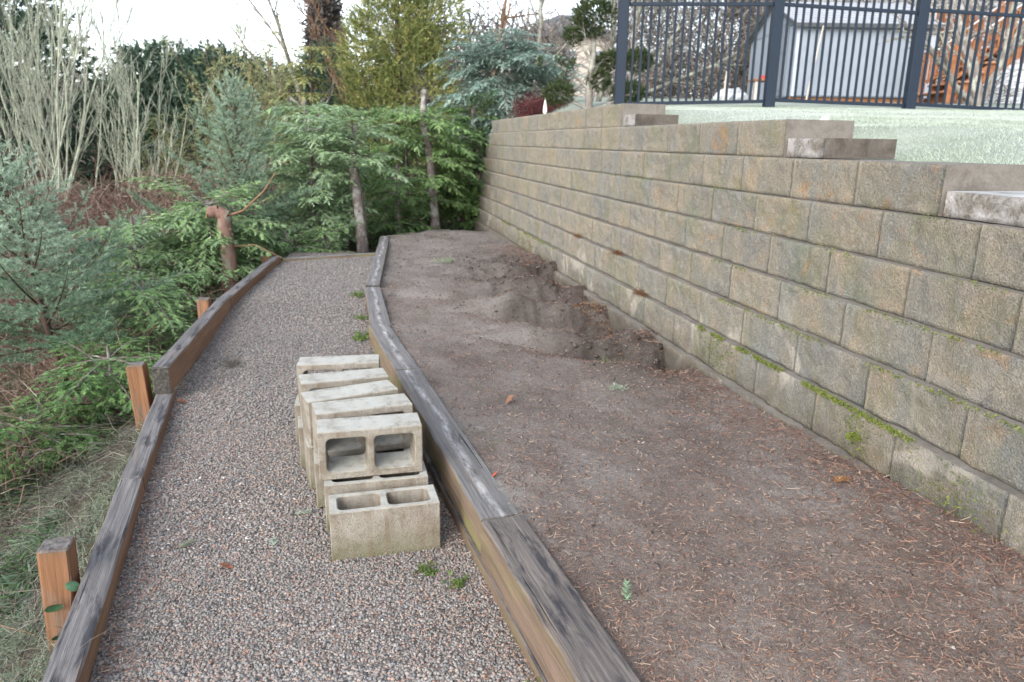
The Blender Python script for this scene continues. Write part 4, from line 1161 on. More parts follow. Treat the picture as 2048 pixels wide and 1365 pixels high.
# slope cover: dry grass, frosted tufts and fern leaves outside the near left edging
def tufts(seed, n, fx, L, w, mat, name, label, frost=.3, up=.9, cat="grass", tone=(0, 1)):
    r = np.random.default_rng(seed); P0 = fx(r, n); T = []
    a = r.uniform(0, 6.28, n)
    d = unit(np.stack([np.cos(a), np.sin(a), r.uniform(.3, 1.3, n) * up], -1)); LL = r.uniform(L * .5, L * 1.3, n)
    p = P0
    for k in range(3):
        q = p + d * (LL / 3)[:, None]
        s_ = unit(np.cross(d, np.array([0, 0, 1.0]) + r.normal(0, .3, (n, 3)))) * (w / 2)
        s0 = s_ * (1 - k / 3); s1 = s_ * (1 - (k + 1) / 3 + .02)
        T.append(np.stack([p - s0, p + s0, q + s1], 1)); T.append(np.stack([p - s0, q + s1, q - s1], 1))
        p = q; d = unit(d + np.array([0, 0, -.45]))
    T = np.concatenate(T)
    tn = np.tile(np.clip(r.uniform(tone[0], tone[1], n), 0, 1), 6); fr = np.tile(np.clip(r.normal(frost, .1, n), 0, 1), 6)
    o = link(name, trimesh(name, T, mat, {'tone': tn, 'frost': fr})); tag(o, label, cat, kind="stuff"); return o
def fx_slope(x0, x1, y0, y1, clump=0.0, seed=3):
    def f(r, n):
        y = r.uniform(y0, y1, n); d = r.uniform(x0, x1, n)
        if clump:
            c = r.integers(0, 46, n); r2 = np.random.default_rng(seed)
            cy = r2.uniform(y0, y1, 46); cd = x0 + (x1 - x0) * r2.random(46) ** 1.3
            y = cy[c] + r.normal(0, clump, n); d = np.maximum(cd[c] + r.normal(0, clump, n), x0)
        x = XL(y) - d
        return np.stack([x, y, ground_z(x, y)], -1)
    return f
M_DRY = leaf_mat("dry_grass", [(0, (0.022, 0.018, 0.014)), (0.5, (0.05, 0.042, 0.032)), (1, (0.15, 0.135, 0.1))], frost=(0.5, 0.52, 0.48), trans=.1)
tufts(221, 9000, fx_slope(.08, 2.2, 1.0, 4.6), .16, .004, M_DRY, "dry_grass", "matted grey dry grass on the slope beside the near edging", .05, .35)
tufts(222, 4200, fx_slope(.07, .7, 1.2, 4.0, .045), .13, .0045, L_GRASS, "grass_tufts", "frosted pale green grass tufts along the outside of the edging", .2, 1.0)
tufts(223, 9000, fx_slope(.5, 4.2, 2.8, 8.5, .2, 9), .2, .018, L_FERN, "ground_ferns", "dark green ferny ground cover beneath the blue fir", .05, .7, "ground cover", (0, .7))
tufts(224, 3200, fx_slope(1.0, 3.4, 2.9, 4.8, .16, 12), .20, .02, L_FERN, "ground_ferns", "broad green leaves in the hollow left of the edging", .06, .6, "ground cover", (.0, .8))

def fx_br3(r, n):
    y = r.uniform(1.0, 4.6, n); x = XL(y) - .12 - 2.4 * r.random(n)
    return np.stack([x, y, ground_z(x, y) + .06 * r.random(n)], -1)
M_GREYTW = leaf_mat("grey_dead_stalks", [(0, (0.02, 0.017, 0.014)), (0.5, (0.06, 0.05, 0.04)), (1, (0.2, 0.18, 0.15))], trans=.05)
thicket(213, 5200, fx_br3, "dead_stalks", "grey-brown dead stalks matted on the slope by the nearest post", M_GREYTW, (.15, .5), .0035, .25)
# leafless sticks on the near slope
for i, (p0, p1, lb) in enumerate((((-2.15, 2.5, -.25), (-1.62, 2.05, -.33), "pale dry stick on the slope above the near post"), ((-2.1, 1.9, -.5), (-1.5, 1.85, -.42), "dark thin twig lying on the slope beside the near post"))):
    P = Plant(230 + i); bare(P, p0, np.array(p1) - np.array(p0), .7, .006, 1, .5, 0, (2, 3), .5, .1)
    P.finish("dead_twig", lb, "twig", p0, None, B_TAN if i == 0 else B_BROWN, None, 4)

# ------------------------------------------------------------------ middle distance trees
def cloud_tree(seed, base, ells, n, leaf, bark, name, label, L=.5, nn=9, nl=.2, nw=.07, bias=(0, 0, .4), shell=.5, tone=(.0, 1), frost=0.0, group=None, tr=.15, cat="tree", ang=45, droop=0.0):
    P = Plant(seed); b = np.array(base, float)
    tp = max(e[2] + .3 * e[5] for e in ells)
    P.polyline([b, np.array((np.mean([e[0] for e in ells]), np.mean([e[1] for e in ells]), tp))], tr, tr * .3)
    for e_ in ells:
        P.polyline([b + (np.array((b[0], b[1], tp)) - b) * .5, np.array(e_[:3])], tr * .4, tr * .12)
    cloud(P, ells, n, L, nn, nl, nw, bias, shell, tone, frost, ang, 0, droop)
    return P.finish(name, label, cat, tuple(base), leaf, bark, group)
GD = "dark evergreens beyond the brambles"
cloud_tree(301, (-13.2, 30, -.5), [(-13.2, 30, 1.9, 2.4, 2, 2.3), (-13.6, 30, 3.5, 1.6, 1.6, 1.2), (-12.2, 30, 3.0, 1.5, 1.5, 1.3)], 2600, L_DARK, B_FIR, "evergreen_tree", "dark evergreen with a rounded top against the sky", group=GD, nl=.26, nw=.08)
cloud_tree(302, (-10.5, 29, -.5), [(-10.6, 29, 1.7, 2.2, 2, 2.3), (-10.8, 29, 3.1, 1.5, 1.5, 1.3), (-9.4, 29, 2.5, 1.4, 1.4, 1.5)], 2400, L_DARK, B_FIR, "evergreen_tree", "dark evergreen behind the pale bamboo clump", group=GD, nl=.26, nw=.08)
cloud_tree(303, (-16.6, 31, -.5), [(-16.6, 31, 1.2, 2.2, 2, 1.9), (-15.6, 31, 2.0, 1.3, 1.3, 1.1)], 2000, L_DARK, B_FIR, "evergreen_tree", "low dark evergreen right of the lichen trees", group=GD, nl=.26, nw=.08)
cloud_tree(304, (-20.5, 27, -.5), [(-20.5, 27, 4, 2.6, 2, 4.5), (-20.2, 27, 8, 1.9, 1.6, 3), (-18.6, 27, 2.2, 1.3, 1.5, 2.2)], 3200, L_DARK, B_FIR, "evergreen_tree", "tall dark evergreen behind the lichen trees at upper left", group=GD, nl=.28, nw=.08)
cloud_tree(305, (-7.6, 31, -.5), [(-7.6, 31, 1.7, 2.0, 2, 2.4), (-7.4, 31, 3.6, 1.0, 1.1, 1.5)], 1800, L_DARK, B_FIR, "evergreen_tree", "dark conical evergreen left of the distant bare trunks", group=GD, nl=.26, nw=.08)
# pale yellow-green bamboo clump
P = Plant(311); base = (-6.3, 18.5, GZ(-6.3, 18.5))
for q in range(70):
    a = P.r.uniform(0, 6.28); rr_ = .9 * math.sqrt(P.r.random())
    p = np.array((base[0] + rr_ * math.cos(a), base[1] + rr_ * math.sin(a), base[2]))
    h = P.r.uniform(2.6, 4.7); lx = math.cos(a) * rr_ * .55 + P.r.normal(0, .15)
    top = p + np.array((lx * 1.3, math.sin(a) * .5, h))
    mid_ = p + np.array((lx * .4, 0, h * .6))
    P.polyline([p, mid_, top], .012, .004)
    m = 26; t = P.r.uniform(.3, 1.0, m)
    B = np.where(t[:, None] < .6, p + (mid_ - p) * (t / .6)[:, None], mid_ + (top - mid_) * ((t - .6) / .4)[:, None])
    P.shoots(B, unit(P.r.normal(0, 1, (m, 3)) + np.array([lx, 0, .3])), .28, 10, .11, .022, 35, 0, (.2, 1), .08, .4)
P.finish("bamboo_clump", "pale yellow-green feathery bamboo clump behind the firs", "bamboo", base, L_BAMBOO, B_TAN)
P = Plant(312); base = (-6.6, 15.2, GZ(-6.6, 15.2))
for q in range(30):
    a = P.r.uniform(0, 6.28); p = np.array((base[0] + .6 * math.cos(a) * P.r.random(), base[1] + .5 * math.sin(a), base[2])); h = P.r.uniform(1.5, 2.7)
    top = p + np.array((P.r.normal(-.2, .35), 0, h)); P.polyline([p, top], .012, .004)
    m = 20; t = P.r.uniform(.3, 1, m)
    P.shoots(p + (top - p) * t[:, None], unit(P.r.normal(0, 1, (m, 3))), .25, 10, .10, .02, 35, 0, (.0, .8), .05, .5)
P.finish("bamboo_clump", "lower green bamboo clump between lichen tree and fir", "bamboo", base, L_BAMBOO, B_TAN)

# distant bare trees in the gap and behind the blue cypress
def baretree(seed, base, h, bark, name, label, depth=4, r0=.12, spread=.42, kids=(4, 6), up=.35, group=None, lean=(0, 0), start=.3, shrink=.55, sides=3, minr=.004, cat="bare tree"):
    P = Plant(seed)
    bare(P, np.array(base), np.array((lean[0], lean[1], 1.0)), h, r0, depth, spread, up, kids, shrink, .07, start, minr)
    return P.finish(name, label, cat, tuple(base), None, bark, group, sides)
GB = "distant leafless trees"
baretree(321, (-4.9, 21, -.6), 5.4, B_GREY, "bare_tree", "leaning grey bare trunk right of the pale bamboo", 3, .12, lean=(-.18, 0), group=GB)
baretree(322, (-4.3, 20, -.6), 4.6, B_TAN, "bare_tree", "orange-brown thin bare trunk beside the leaning grey one", 3, .07, group=GB, minr=.006)
baretree(323, (-6.6, 38, -.5), 7.5, B_BROWN, "bare_tree", "tall dark bare tree on the skyline left of the tall snag", 4, .16, group=GB, minr=.012)
baretree(324, (-3.6, 40, -.3), 7.0, B_BROWN, "bare_tree", "bare brown tree on the skyline right of the tall snag", 4, .16, group=GB, minr=.012)
baretree(325, (-8.8, 36, -.3), 6.0, B_BROWN, "bare_tree", "fine-twigged bare tree above the dark conical evergreen", 4, .14, group=GB, minr=.012)
baretree(326, (.5, 24, 1.6), 5.5, B_GREY, "bare_tree", "pale branching bare tree behind the blue cypress", 4, .11, group=GB, minr=.006)
baretree(327, (-.8, 26, 1.2), 6.0, B_TAN, "bare_tree", "tan-leaved bare tree between golden conifer and cypress", 4, .10, group=GB, minr=.007)
baretree(328, (3.4, 23, 2.2), 5.0, B_GREY, "bare_tree", "grey bare tree behind the fence right of the clipped pine", 4, .11, group=GB, minr=.006)
# tall snag tree: a dark column with stubby twigs
cloud_tree(329, (-14.5, 60, 0), [(-14.5, 60, 5.5, 1.1, 1, 3.5), (-14.5, 60, 9.5, .85, 1, 3.0), (-14.5, 60, 13.5, .6, .7, 3.2)], 1900, leaf_mat("far_fir_needles", [(0, (0.05, 0.045, 0.045)), (0.7, (0.11, 0.10, 0.09)), (1, (0.2, 0.15, 0.1))], trans=.1), B_BROWN, "tall_fir", "tall narrow far-off fir rising out of the frame top", nl=.5, nw=.2, L=.8, nn=7, tr=.3)

# far wood: massed trees closing the view
M_FARWOOD = leaf_mat("far_wood_twigs", [(0, (0.075, 0.062, 0.058)), (0.4, (0.13, 0.112, 0.105)), (0.7, (0.18, 0.155, 0.14)), (0.85, (0.09, 0.11, 0.075)), (1, (0.25, 0.2, 0.16))], trans=.05)
def farwood(seed, n, x0, x1, y0, y1, zfun, name, label, L=(1.2, 3), w=.07, up=1.4):
    def f(r, m):
        x = r.uniform(x0, x1, m); y = r.uniform(y0, y1, m)
        z = ground_z(x, y); return np.stack([x, y, z + zfun(x, y) * r.random(m) ** 1.5], -1)
    return thicket(seed, n, f, name, label, M_FARWOOD, L, w, up, cat="wood")
farwood(331, 15000, -34, 3, 40, 50, lambda x, y: 4.2 + 1.6 * fbm(x * .3, y * .1, 3, 5), "far_wood", "brown leafless wood closing the view left of the wall", (1.2, 3), .09)
farwood(332, 12500, 3.2, 16, 25, 31, lambda x, y: 4.6 + 1.5 * fbm(x * .5, y * .2, 3, 6), "far_wood", "grey-brown leafless wood behind the lawn fence", (.8, 2.2), .035)
P = Plant(333)
cloud(P, [(-24, 52, 2.5, 5, 3, 3.2), (-16, 52, 2.4, 5, 3, 3.0), (-8, 53, 2.0, 4.5, 3, 2.6), (-1, 52, 2.4, 4.0, 3, 3.0), (-33, 48, 5, 6, 4, 7)], 7000, .9, 7, .5, .2, (0, 0, .4), .3, (0, .9))
o = link("far_wood", P.crown_mesh(L_DARK, "far_wood")); tag(o, "dark green evergreen wood on the far skyline", "wood", kind="stuff")
# ------------------------------------------------------------------ fence on the lawn
M_FENCE = plain("navy_powder_coat", (0.008, 0.016, 0.030), .55, .3, .08, 3)
fence = empty("metal_fence", (1.23, 9.2, 1.86)); tag(fence, "dark navy metal picket fence standing on the frosty lawn", "fence")
FX = [1.23, 3.0, 4.66, 6.4]; FZ = [1.86, 1.925, 1.90, 1.85]
FR = [1.135, 1.09, 1.075, 1.05]
pm = box_mesh("post", -.058, .058, -.058, .058, -.3, 1.62, M_FENCE, .006)
capm = box_mesh("post_cap", -.066, .066, -.066, .066, 1.621, 1.655, M_FENCE, .01)
pk = box_mesh("picket", -.0125, .0125, -.0125, .0125, 0, 1.47, M_FENCE, .002)
def bar(name, p0, p1, w, h, parent, mat, origin=(0, 0, 0)):
    p0 = Vector(p0) - Vector(origin); p1 = Vector(p1) - Vector(origin)
    L = (p1 - p0).length
    me = box_mesh(name, 0, L, -w / 2, w / 2, -h / 2, h / 2, mat, min(w, h) * .08)
    o = link(name, me, parent); o.location = p0
    o.rotation_euler = (p1 - p0).to_track_quat('X', 'Z').to_euler(); return o
FO = (1.23, 9.2, 1.86)
for i, x in enumerate(FX):
    o = link("post", pm, fence, (x - FO[0], 0, FZ[i] - FO[2])); link("post_cap", capm, o)
for i in range(3):
    x0, x1 = FX[i] + .06, FX[i + 1] - .06
    for dz in (.045, FR[i], FR[i] + .165, FR[i] + .40):
        za, zb = FZ[i] + dz, FZ[i + 1] + dz - (.045 if i < 2 else .02)
        if dz == .045: zb = FZ[i + 1] + .03; za = FZ[i] + .045
        bar("rail", (x0, 9.2, za), (x1, 9.2, zb), .034, .038, fence, M_FENCE, FO)
    n = 17 if i < 2 else 17
    for q in range(n):
        t = (q + .75) / (n + .5)
        o = link("picket", pk, fence, (x0 + (x1 - x0) * t - FO[0], 0.0, FZ[i] + (FZ[i + 1] - FZ[i]) * t + .03 - FO[2]))

# ------------------------------------------------------------------ shed
M_SHED = plain("grey_shed_vinyl", (0.21, 0.238, 0.275), .55, .3, .06, 2)
M_SHEDT = plain("pale_shed_trim", (0.33, 0.36, 0.40), .5, .3, .05, 2)
M_SHEDD = plain("shed_door_grey", (0.14, 0.16, 0.19), .5, .3, .06, 2)
M_SHEDK = plain("dark_shed_trim", (0.05, 0.055, 0.06), .5, .3, .1, 2)
M_SHEDR = plain("shed_roof", (0.27, 0.285, 0.31), .5, .3, .08, 4)
M_SKID = plain("orange_lumber", (0.2, 0.095, 0.045), .7, .2, .25, 12)
sx0, sx1, sy0, sy1, sb, se, sp = 7.08, 10.55, 20.0, 23.9, 2.68, 4.45, 5.22
shed = empty("garden_shed", (sx0, sy0, sb)); tag(shed, "light grey ribbed garden shed with gable roof behind the fence", "shed")
def sbox(name, a, b, mat, bev=.006, parent=shed):
    me = box_mesh(name, a[0] - sx0, b[0] - sx0, a[1] - sy0, b[1] - sy0, a[2] - sb, b[2] - sb, mat, bev); return link(name, me, parent)
sbox("wall_core", (sx0 + .03, sy0 + .03, sb), (sx1 - .03, sy1 - .03, se), M_SHED, 0)
n = 17; w = (sx1 - sx0 - .2) / n
for q in range(n):
    sbox("panel", (sx0 + .1 + q * w + .004, sy0, sb + .02), (sx0 + .1 + (q + 1) * w - .004, sy0 + .028, se - .02), M_SHED, .008)
sbox("corner_trim", (sx0 - .02, sy0 - .015, sb), (sx0 + .1, sy0 + .027, se), M_SHEDT)
sbox("corner_trim", (sx1 - .1, sy0 - .015, sb), (sx1 + .02, sy0 + .027, se), M_SHEDT)
for q in range(9):
    yy = sy0 + .03 + q * (sy1 - sy0 - .06) / 9
    sbox("panel", (sx0 - .001, yy + .006, sb + .02), (sx0 + .028, yy + (sy1 - sy0 - .06) / 9 - .006, se - .02), M_SHED, .008)
for y0, y1 in ((sy0 + .62, sy0 + 1.28), (sy0 + 1.31, sy0 + 1.97)):
    d = sbox("door", (sx0 - .03, y0, sb + .06), (sx0 - .004, y1, se + .1), M_SHEDD)
    sbox("door_panel", (sx0 - .042, y0 + .1, sb + .2), (sx0 - .031, y1 - .1, se - .75), M_SHEDD, .006, d)
    sbox("door_panel", (sx0 - .042, y0 + .1, se - .62), (sx0 - .031, y1 - .1, se - .05), M_SHEDD, .006, d)
    sbox("handle", (sx0 - .06, (y1 - .07 if y0 < sy0 + 1 else y0 + .03), sb + 1.0), (sx0 - .0305, (y1 - .035 if y0 < sy0 + 1 else y0 + .065), sb + 1.25), M_SHEDK, .01, d)
# gable
ym = (sy0 + sy1) / 2
V = [(0, sy0 - sy0, se - sb), (0, sy1 - sy0, se - sb), (0, ym - sy0, sp - sb), (.06, 0, se - sb), (.06, sy1 - sy0, se - sb), (.06, ym - sy0, sp - sb)]
link("gable", pymesh("gable", V, [(0, 2, 1), (3, 4, 5), (0, 3, 5, 2), (2, 5, 4, 1), (0, 1, 4, 3)], M_SHED), shed)
# roof slopes with shingle courses as separate strips
nc = 9
for side in (0, 1):
    ya, yb = (sy0 - .16, ym) if side == 0 else (sy1 + .16, ym)
    za = se - (sp - se) * .16 / (ym - sy0)
    for q in range(nc):
        t0, t1 = q / nc, (q + 1.12) / nc
        y0_, y1_ = ya + (yb - ya) * t0, ya + (yb - ya) * min(t1, 1); z0_, z1_ = za + (sp - za) * t0 + .03, za + (sp - za) * min(t1, 1) + .008
        V = [(-.12, y0_, z0_ + .02), (sx1 - sx0 + .12, y0_, z0_ + .02), (sx1 - sx0 + .12, y1_, z1_ + .02), (-.12, y1_, z1_ + .02)]
        V = [(x, y - sy0, z - sb) for x, y, z in V] + [(x, y - sy0, z - sb - .025) for x, y, z in V]
        link("roof_course", pymesh("roof_course", V, [(0, 1, 2, 3), (7, 6, 5, 4), (0, 4, 5, 1), (1, 5, 6, 2), (2, 6, 7, 3), (3, 7, 4, 0)], M_SHEDR), shed)
bar("fascia", (sx0 - .12, sy0 - .17, se - .085), (sx1 + .12, sy0 - .17, se - .085), .02, .1, shed, M_SHEDK, (sx0, sy0, sb))
for sg, yy in ((1, sy0 - .16), (-1, sy1 + .16)):
    bar("gable_trim", (sx0 - .13, yy, se - .09), (sx0 - .13, ym, sp - .01), .03, .09, shed, M_SHEDK, (sx0, sy0, sb))
for q in range(3):
    sbox("skid", (sx0, sy0 + .1 + q * 1.1, sb - .2), (sx1 - .4, sy0 + .2 + q * 1.1, sb - .003), M_SKID)

# things round the shed
def simple(name, me, loc, rot, label, cat, group=None):
    o = link(name, me, None, loc, rot); tag(o, label, cat, group); return o
M_PALEW = plain("pale_weathered_wood", (0.42, 0.38, 0.33), .8, .2, .2, 12)
o = bar("leaning_pole", (7.3, 19.55, 2.5), (7.64, 19.83, 4.35), .03, .03, None, M_PALEW); tag(o, "thin pale pole leaning against the shed's long side", "pole")
o = bar("stake_pole", (5.33, 20, 2.4), (5.38, 20, 3.26), .04, .04, None, M_PALEW); tag(o, "upright weathered stake left of the shed", "stake")
bench = empty("workbench", (5.9, 19, 2.45)); tag(bench, "small wooden workbench with a red box beside the shed door", "bench")
for x in (-.12, .3):
    for y in (-.15, .2): link("leg", box_mesh("leg", x, x + .06, y, y + .06, 0, .5, M_PALEW, .004), bench)
link("bench_top", box_mesh("bench_top", -.17, .4, -.2, .3, .502, .55, M_SKID, .005), bench)
simple("red_box", box_mesh("red_box", -.12, .12, -.08, .08, 0, .09, plain("red_plastic", (0.4, 0.05, 0.05), .5), .01), (6.05, 19.05, 3.0), (0, 0, .2), "red box lying on the workbench beside the shed", "box")
# frosted tarp heap
bm = bmesh.new(); bmesh.ops.create_icosphere(bm, subdivisions=4, radius=1)
for v in bm.verts:
    c_ = v.co.copy(); q = 1 + .45 * float(fbm(c_.x * 3 + 4, c_.y * 3 + c_.z * 2, 4, 2)); v.co = Vector((c_.x * .45 * q, c_.y * .3 * q, max(c_.z, -.2) * .32 * q))
me = bpy.data.meshes.new("tarp_heap"); bm.to_mesh(me); bm.free(); me.materials.append(plain("frosted_tarp", (0.36, 0.38, 0.4), .8, .2, .3, 5))
simple("tarp_heap", me, (6.35, 23, 2.72), (0, 0, 0), "low frost-white heap under a tarp left of the shed", "tarp heap")

# ------------------------------------------------------------------ deck stair and house at the right
M_ORANGE = plain("orange_stained_lumber", (0.21, 0.092, 0.045), .8, .12, .35, 9)
M_FROSTW = plain("frosted_wood_top", (0.58, 0.58, 0.58), .8, .2, .12, 9)
stair = empty("deck_stair", (9.7, 18, 2.45)); tag(stair, "orange stained wooden deck stair with balusters at the right edge", "stair")
SO = (9.7, 18, 2.45)
A0, A1 = np.array([9.55, 17.6, 2.5]), np.array([12.4, 17.6, 4.75])
for y in (17.45, 18.55):
    bar("stringer", (9.9, y, 2.62), (12.4, y, 4.6), .05, .30, stair, M_ORANGE, SO)
nt = 11
for q in range(nt):
    t = q / (nt - 1); x = 9.55 + 2.75 * t; z = 2.66 + 2.05 * t
    me = box_mesh("tread", -.02, .29, -.62, .62, -.02, .02, M_ORANGE, .004)
    tr_ = link("tread", me, stair, (x - SO[0], 0, z - SO[2]))
    link("frost_layer", box_mesh("frost_layer", 0.0, .27, -.6, .6, .021, .026, M_FROSTW, 0), tr_)
    link("riser", box_mesh("riser", .27, .29, -.6, .6, -.2, -.021, M_ORANGE, .003), stair, (x - SO[0], 0, z - SO[2]))
for y in (17.42, 18.58):
    h = bar("handrail", (9.6, y, 3.42), (12.4, y, 5.55), .12, .045, stair, M_ORANGE, SO)
    bar("frost_layer", (9.62, y, 3.455), (12.4, y, 5.585), .11, .012, stair, M_FROSTW, SO)
    bar("lower_rail", (9.75, y, 2.95), (12.4, y, 4.95), .05, .08, stair, M_ORANGE, SO)
    for q in range(20):
        t = (q + .5) / 20; x = 9.7 + 2.7 * t
        bar("baluster", (x, y - .03, 3.0 + 2.0 * t - .05), (x, y - .03, 3.45 + 2.07 * t), .045, .045, stair, M_ORANGE, SO)
    for x, zb, zt in ((9.66, 2.42, 3.62), (11.2, 3.3, 4.85), (12.4, 2.5, 5.7)):
        bar("newel_post", (x, y, zb), (x, y, zt), .1, .1, stair, M_ORANGE, SO)
deck = empty("deck", (14, 19, 2.6)); tag(deck, "orange wooden deck platform beyond the stair at the right", "deck")
DO = (14, 19, 2.6)
for q in range(16):
    bar("plank", (12.45, 17.3 + q * .22, 4.78), (18, 17.3 + q * .22, 4.78), .2, .04, deck, M_ORANGE, DO)
bar("beam", (12.45, 17.32, 4.62), (18, 17.32, 4.62), .05, .26, deck, M_ORANGE, DO)
for x in (12.6, 15, 17.5): bar("deck_post", (x, 17.4, 2.3), (x, 17.4, 4.48), .12, .12, deck, M_ORANGE, DO)
# lattice screen left of the stair
lat = empty("slatted_screen", (9.5, 20.5, 2.6)); tag(lat, "orange slatted wooden screen between shed and deck stair", "screen")
for q in range(9):
    bar("slat", (10.75 + q * .16, 21.0, 2.55), (10.75 + q * .16, 21.0, 4.9), .12, .03, lat, M_ORANGE, (9.5, 20.5, 2.6))
for z in (2.8, 4.7): bar("rail", (10.65, 21.04, z), (12.2, 21.04, z), .035, .09, lat, M_ORANGE, (9.5, 20.5, 2.6))
# house
M_SIDING = plain("white_lap_siding", (0.5, 0.51, 0.53), .6, .3, .04)
M_ROOFD = plain("dark_roof_shingle", (0.09, 0.095, 0.105), .9, .1, .2, 8)
M_WIN = plain("window_glass", (0.10, 0.13, 0.16), .08, .6, .2, 2)
house = empty("house", (9, 26, 2.4)); tag(house, "white sided house with a dark roof behind the shed and deck", "house")
HO = (9, 26, 2.4)
link("wall_core", box_mesh("wall_core", .02, 13, .04, 6, 0, 4.2, M_SIDING, 0), house)
for q in range(21):
    V = [(0, .03, q * .2), (13, .03, q * .2), (13, 0.0, q * .2), (0, 0.0, q * .2), (0, .03, q * .2 + .195), (13, .03, q * .2 + .195)]
    link("siding_board", pymesh("siding_board", V, [(0, 1, 2, 3)[::-1], (3, 2, 5, 4), (0, 4, 5, 1), (0, 3, 4), (1, 5, 2)], M_SIDING), house)
for x in (2.2, 5.6, 9):
    w_ = link("window", box_mesh("window", x, x + 1.3, -.05, -.001, 2.2, 3.6, M_SIDING, .006), house)
    link("pane", box_mesh("pane", x + .09, x + .61, -.058, -.051, 2.3, 3.5, M_WIN, 0), w_); link("pane", box_mesh("pane", x + .69, x + 1.21, -.058, -.051, 2.3, 3.5, M_WIN, 0), w_)
V = [(-.5, -.6, 4.2), (13.5, -.6, 4.2), (13.5, 3, 6.0), (-.5, 3, 6.0), (-.5, 6.6, 4.2), (13.5, 6.6, 4.2)]
V = V + [(x, y, z - .15) for x, y, z in V]
link("roof", pymesh("roof", V, [(0, 1, 2, 3), (3, 2, 5, 4), (6, 9, 8, 7), (9, 10, 11, 8), (0, 6, 7, 1), (4, 5, 11, 10), (0, 3, 9, 6), (3, 4, 10, 9), (1, 7, 8, 2), (2, 8, 11, 5)], M_ROOFD), house)
# far beige house
fh = empty("house", (.6, 62, 3.2)); tag(fh, "distant beige house with grey roof left of the clipped pine", "house")
M_BEIGE = plain("beige_stucco", (0.42, 0.38, 0.33), .9, .1, .1)
link("wall", box_mesh("wall", 0, 7, 0, 6, 0, 6.2, M_BEIGE, .02), fh)
V = [(-.6, -.6, 6.2), (7.6, -.6, 6.2), (7.6, 6.6, 6.2), (-.6, 6.6, 6.2), (2.8, 3, 8.3), (4.6, 3, 8.3)]
link("roof", pymesh("roof", V, [(0, 1, 5, 4), (1, 2, 5), (2, 3, 4, 5), (3, 0, 4), (3, 2, 1, 0)], M_ROOFD), fh)
for x in (.8, 3.0, 5.2):
    w_ = link("window", box_mesh("window", x, x + 1.1, -.06, -.001, 4.0, 5.3, M_SIDING, .01), fh); link("pane", box_mesh("pane", x + .1, x + 1.0, -.07, -.061, 4.1, 5.2, M_WIN, 0), w_)

# ------------------------------------------------------------------ clipped pine, lichen tree, apple tree
P = Plant(401); tb = np.array((1.05, 11, 1.75))
P.polyline([tb, np.array((1.04, 11, 2.2)), np.array((1.08, 11, 2.6)), np.array((1.07, 11, 2.95))], .06, .035)
pads = [(1.08, 11, 3.13, .28, .26, .24), (.78, 11, 2.88, .11, .11, .11), (.58, 11, 2.50, .24, .22, .14), (.60, 11, 2.13, .20, .2, .15), (1.36, 11.1, 2.56, .2, .2, .13),
        (1.70, 11, 2.56, .2, .2, .15), (1.17, 11, 2.30, .14, .14, .13), (1.60, 11, 2.12, .22, .2, .14)]
for p in pads:
    zz = min(max(1.9, p[2] - .35), 2.9)
    P.polyline([np.array((1.06, 11, zz)), np.array(((1.06 + p[0]) / 2, 11, p[2] - .13)), np.array(p[:3])], .024, .012)
for p in pads[1:]:
    pass
cloud(P, [(p[0], p[1], p[2], p[3] * 1.05, p[4] * 1.05, p[5] * 1.0) for p in pads], 4200, .05, 14, .045, .008, (0, 0, .6), .45, (.0, .8), .02, 40, lumps=.4)
for q in range(3):
    bare(P, np.array((1.05, 11, 2.2 + q * .2)), P.r.normal(0, 1, 3) + np.array([0, 0, .5]), .5, .01, 2, .6, .2, (2, 3), .6, .2)
P.finish("clipped_pine", "cloud-pruned pine with rounded needle pads beside the fence", "pine tree", tuple(tb), L_TOPI, B_GREY)
P = Plant(402); tb = np.array((1.3, 12.6, 1.9))
for tgt, r0 in (((3.25, 12.6, 3.2), .05), ((2.7, 12.5, 3.4), .04), ((1.6, 12.7, 4.2), .05)):
    d = np.array(tgt) - tb; bare(P, tb, d, float(np.linalg.norm(d)), r0, 2, .5, .1, (4, 6), .3, .1, .35, .004)
P.finish("bare_tree", "lichen-spotted tree with long slanting limbs behind the fence's end post", "bare tree", tuple(tb), None, B_DGREY, None, 5)
P = Plant(403); tb = np.array((7.75, 13, 2.1))
for tgt, r0 in (((7.3, 13, 3.9), .09), ((5.95, 13, 3.4), .06), ((8.4, 13.1, 3.9), .06), ((7.9, 12.8, 4.2), .05), ((6.7, 13.2, 3.9), .05)):
    d = np.array(tgt) - tb; bare(P, tb, d, float(np.linalg.norm(d)), r0, 3, .6, .15, (5, 7), .4, .14, .3, .003)
P.finish("apple_tree", "gnarled leafless apple tree with lichen in front of the deck stair", "apple tree", tuple(tb), None, B_GREY, None, 5)
# barberry behind the wall top
def fx_red(r, n):
    x = r.normal(.42, .2, n); y = r.normal(12.6, .25, n); return np.stack([x, y, 1.7 + .35 * r.random(n)], -1)
thicket(404, 1800, fx_red, "barberry_twigs", "dark red barberry twigs behind the wall top", L_RED, (.2, .5), .008, .9, cat="shrub")

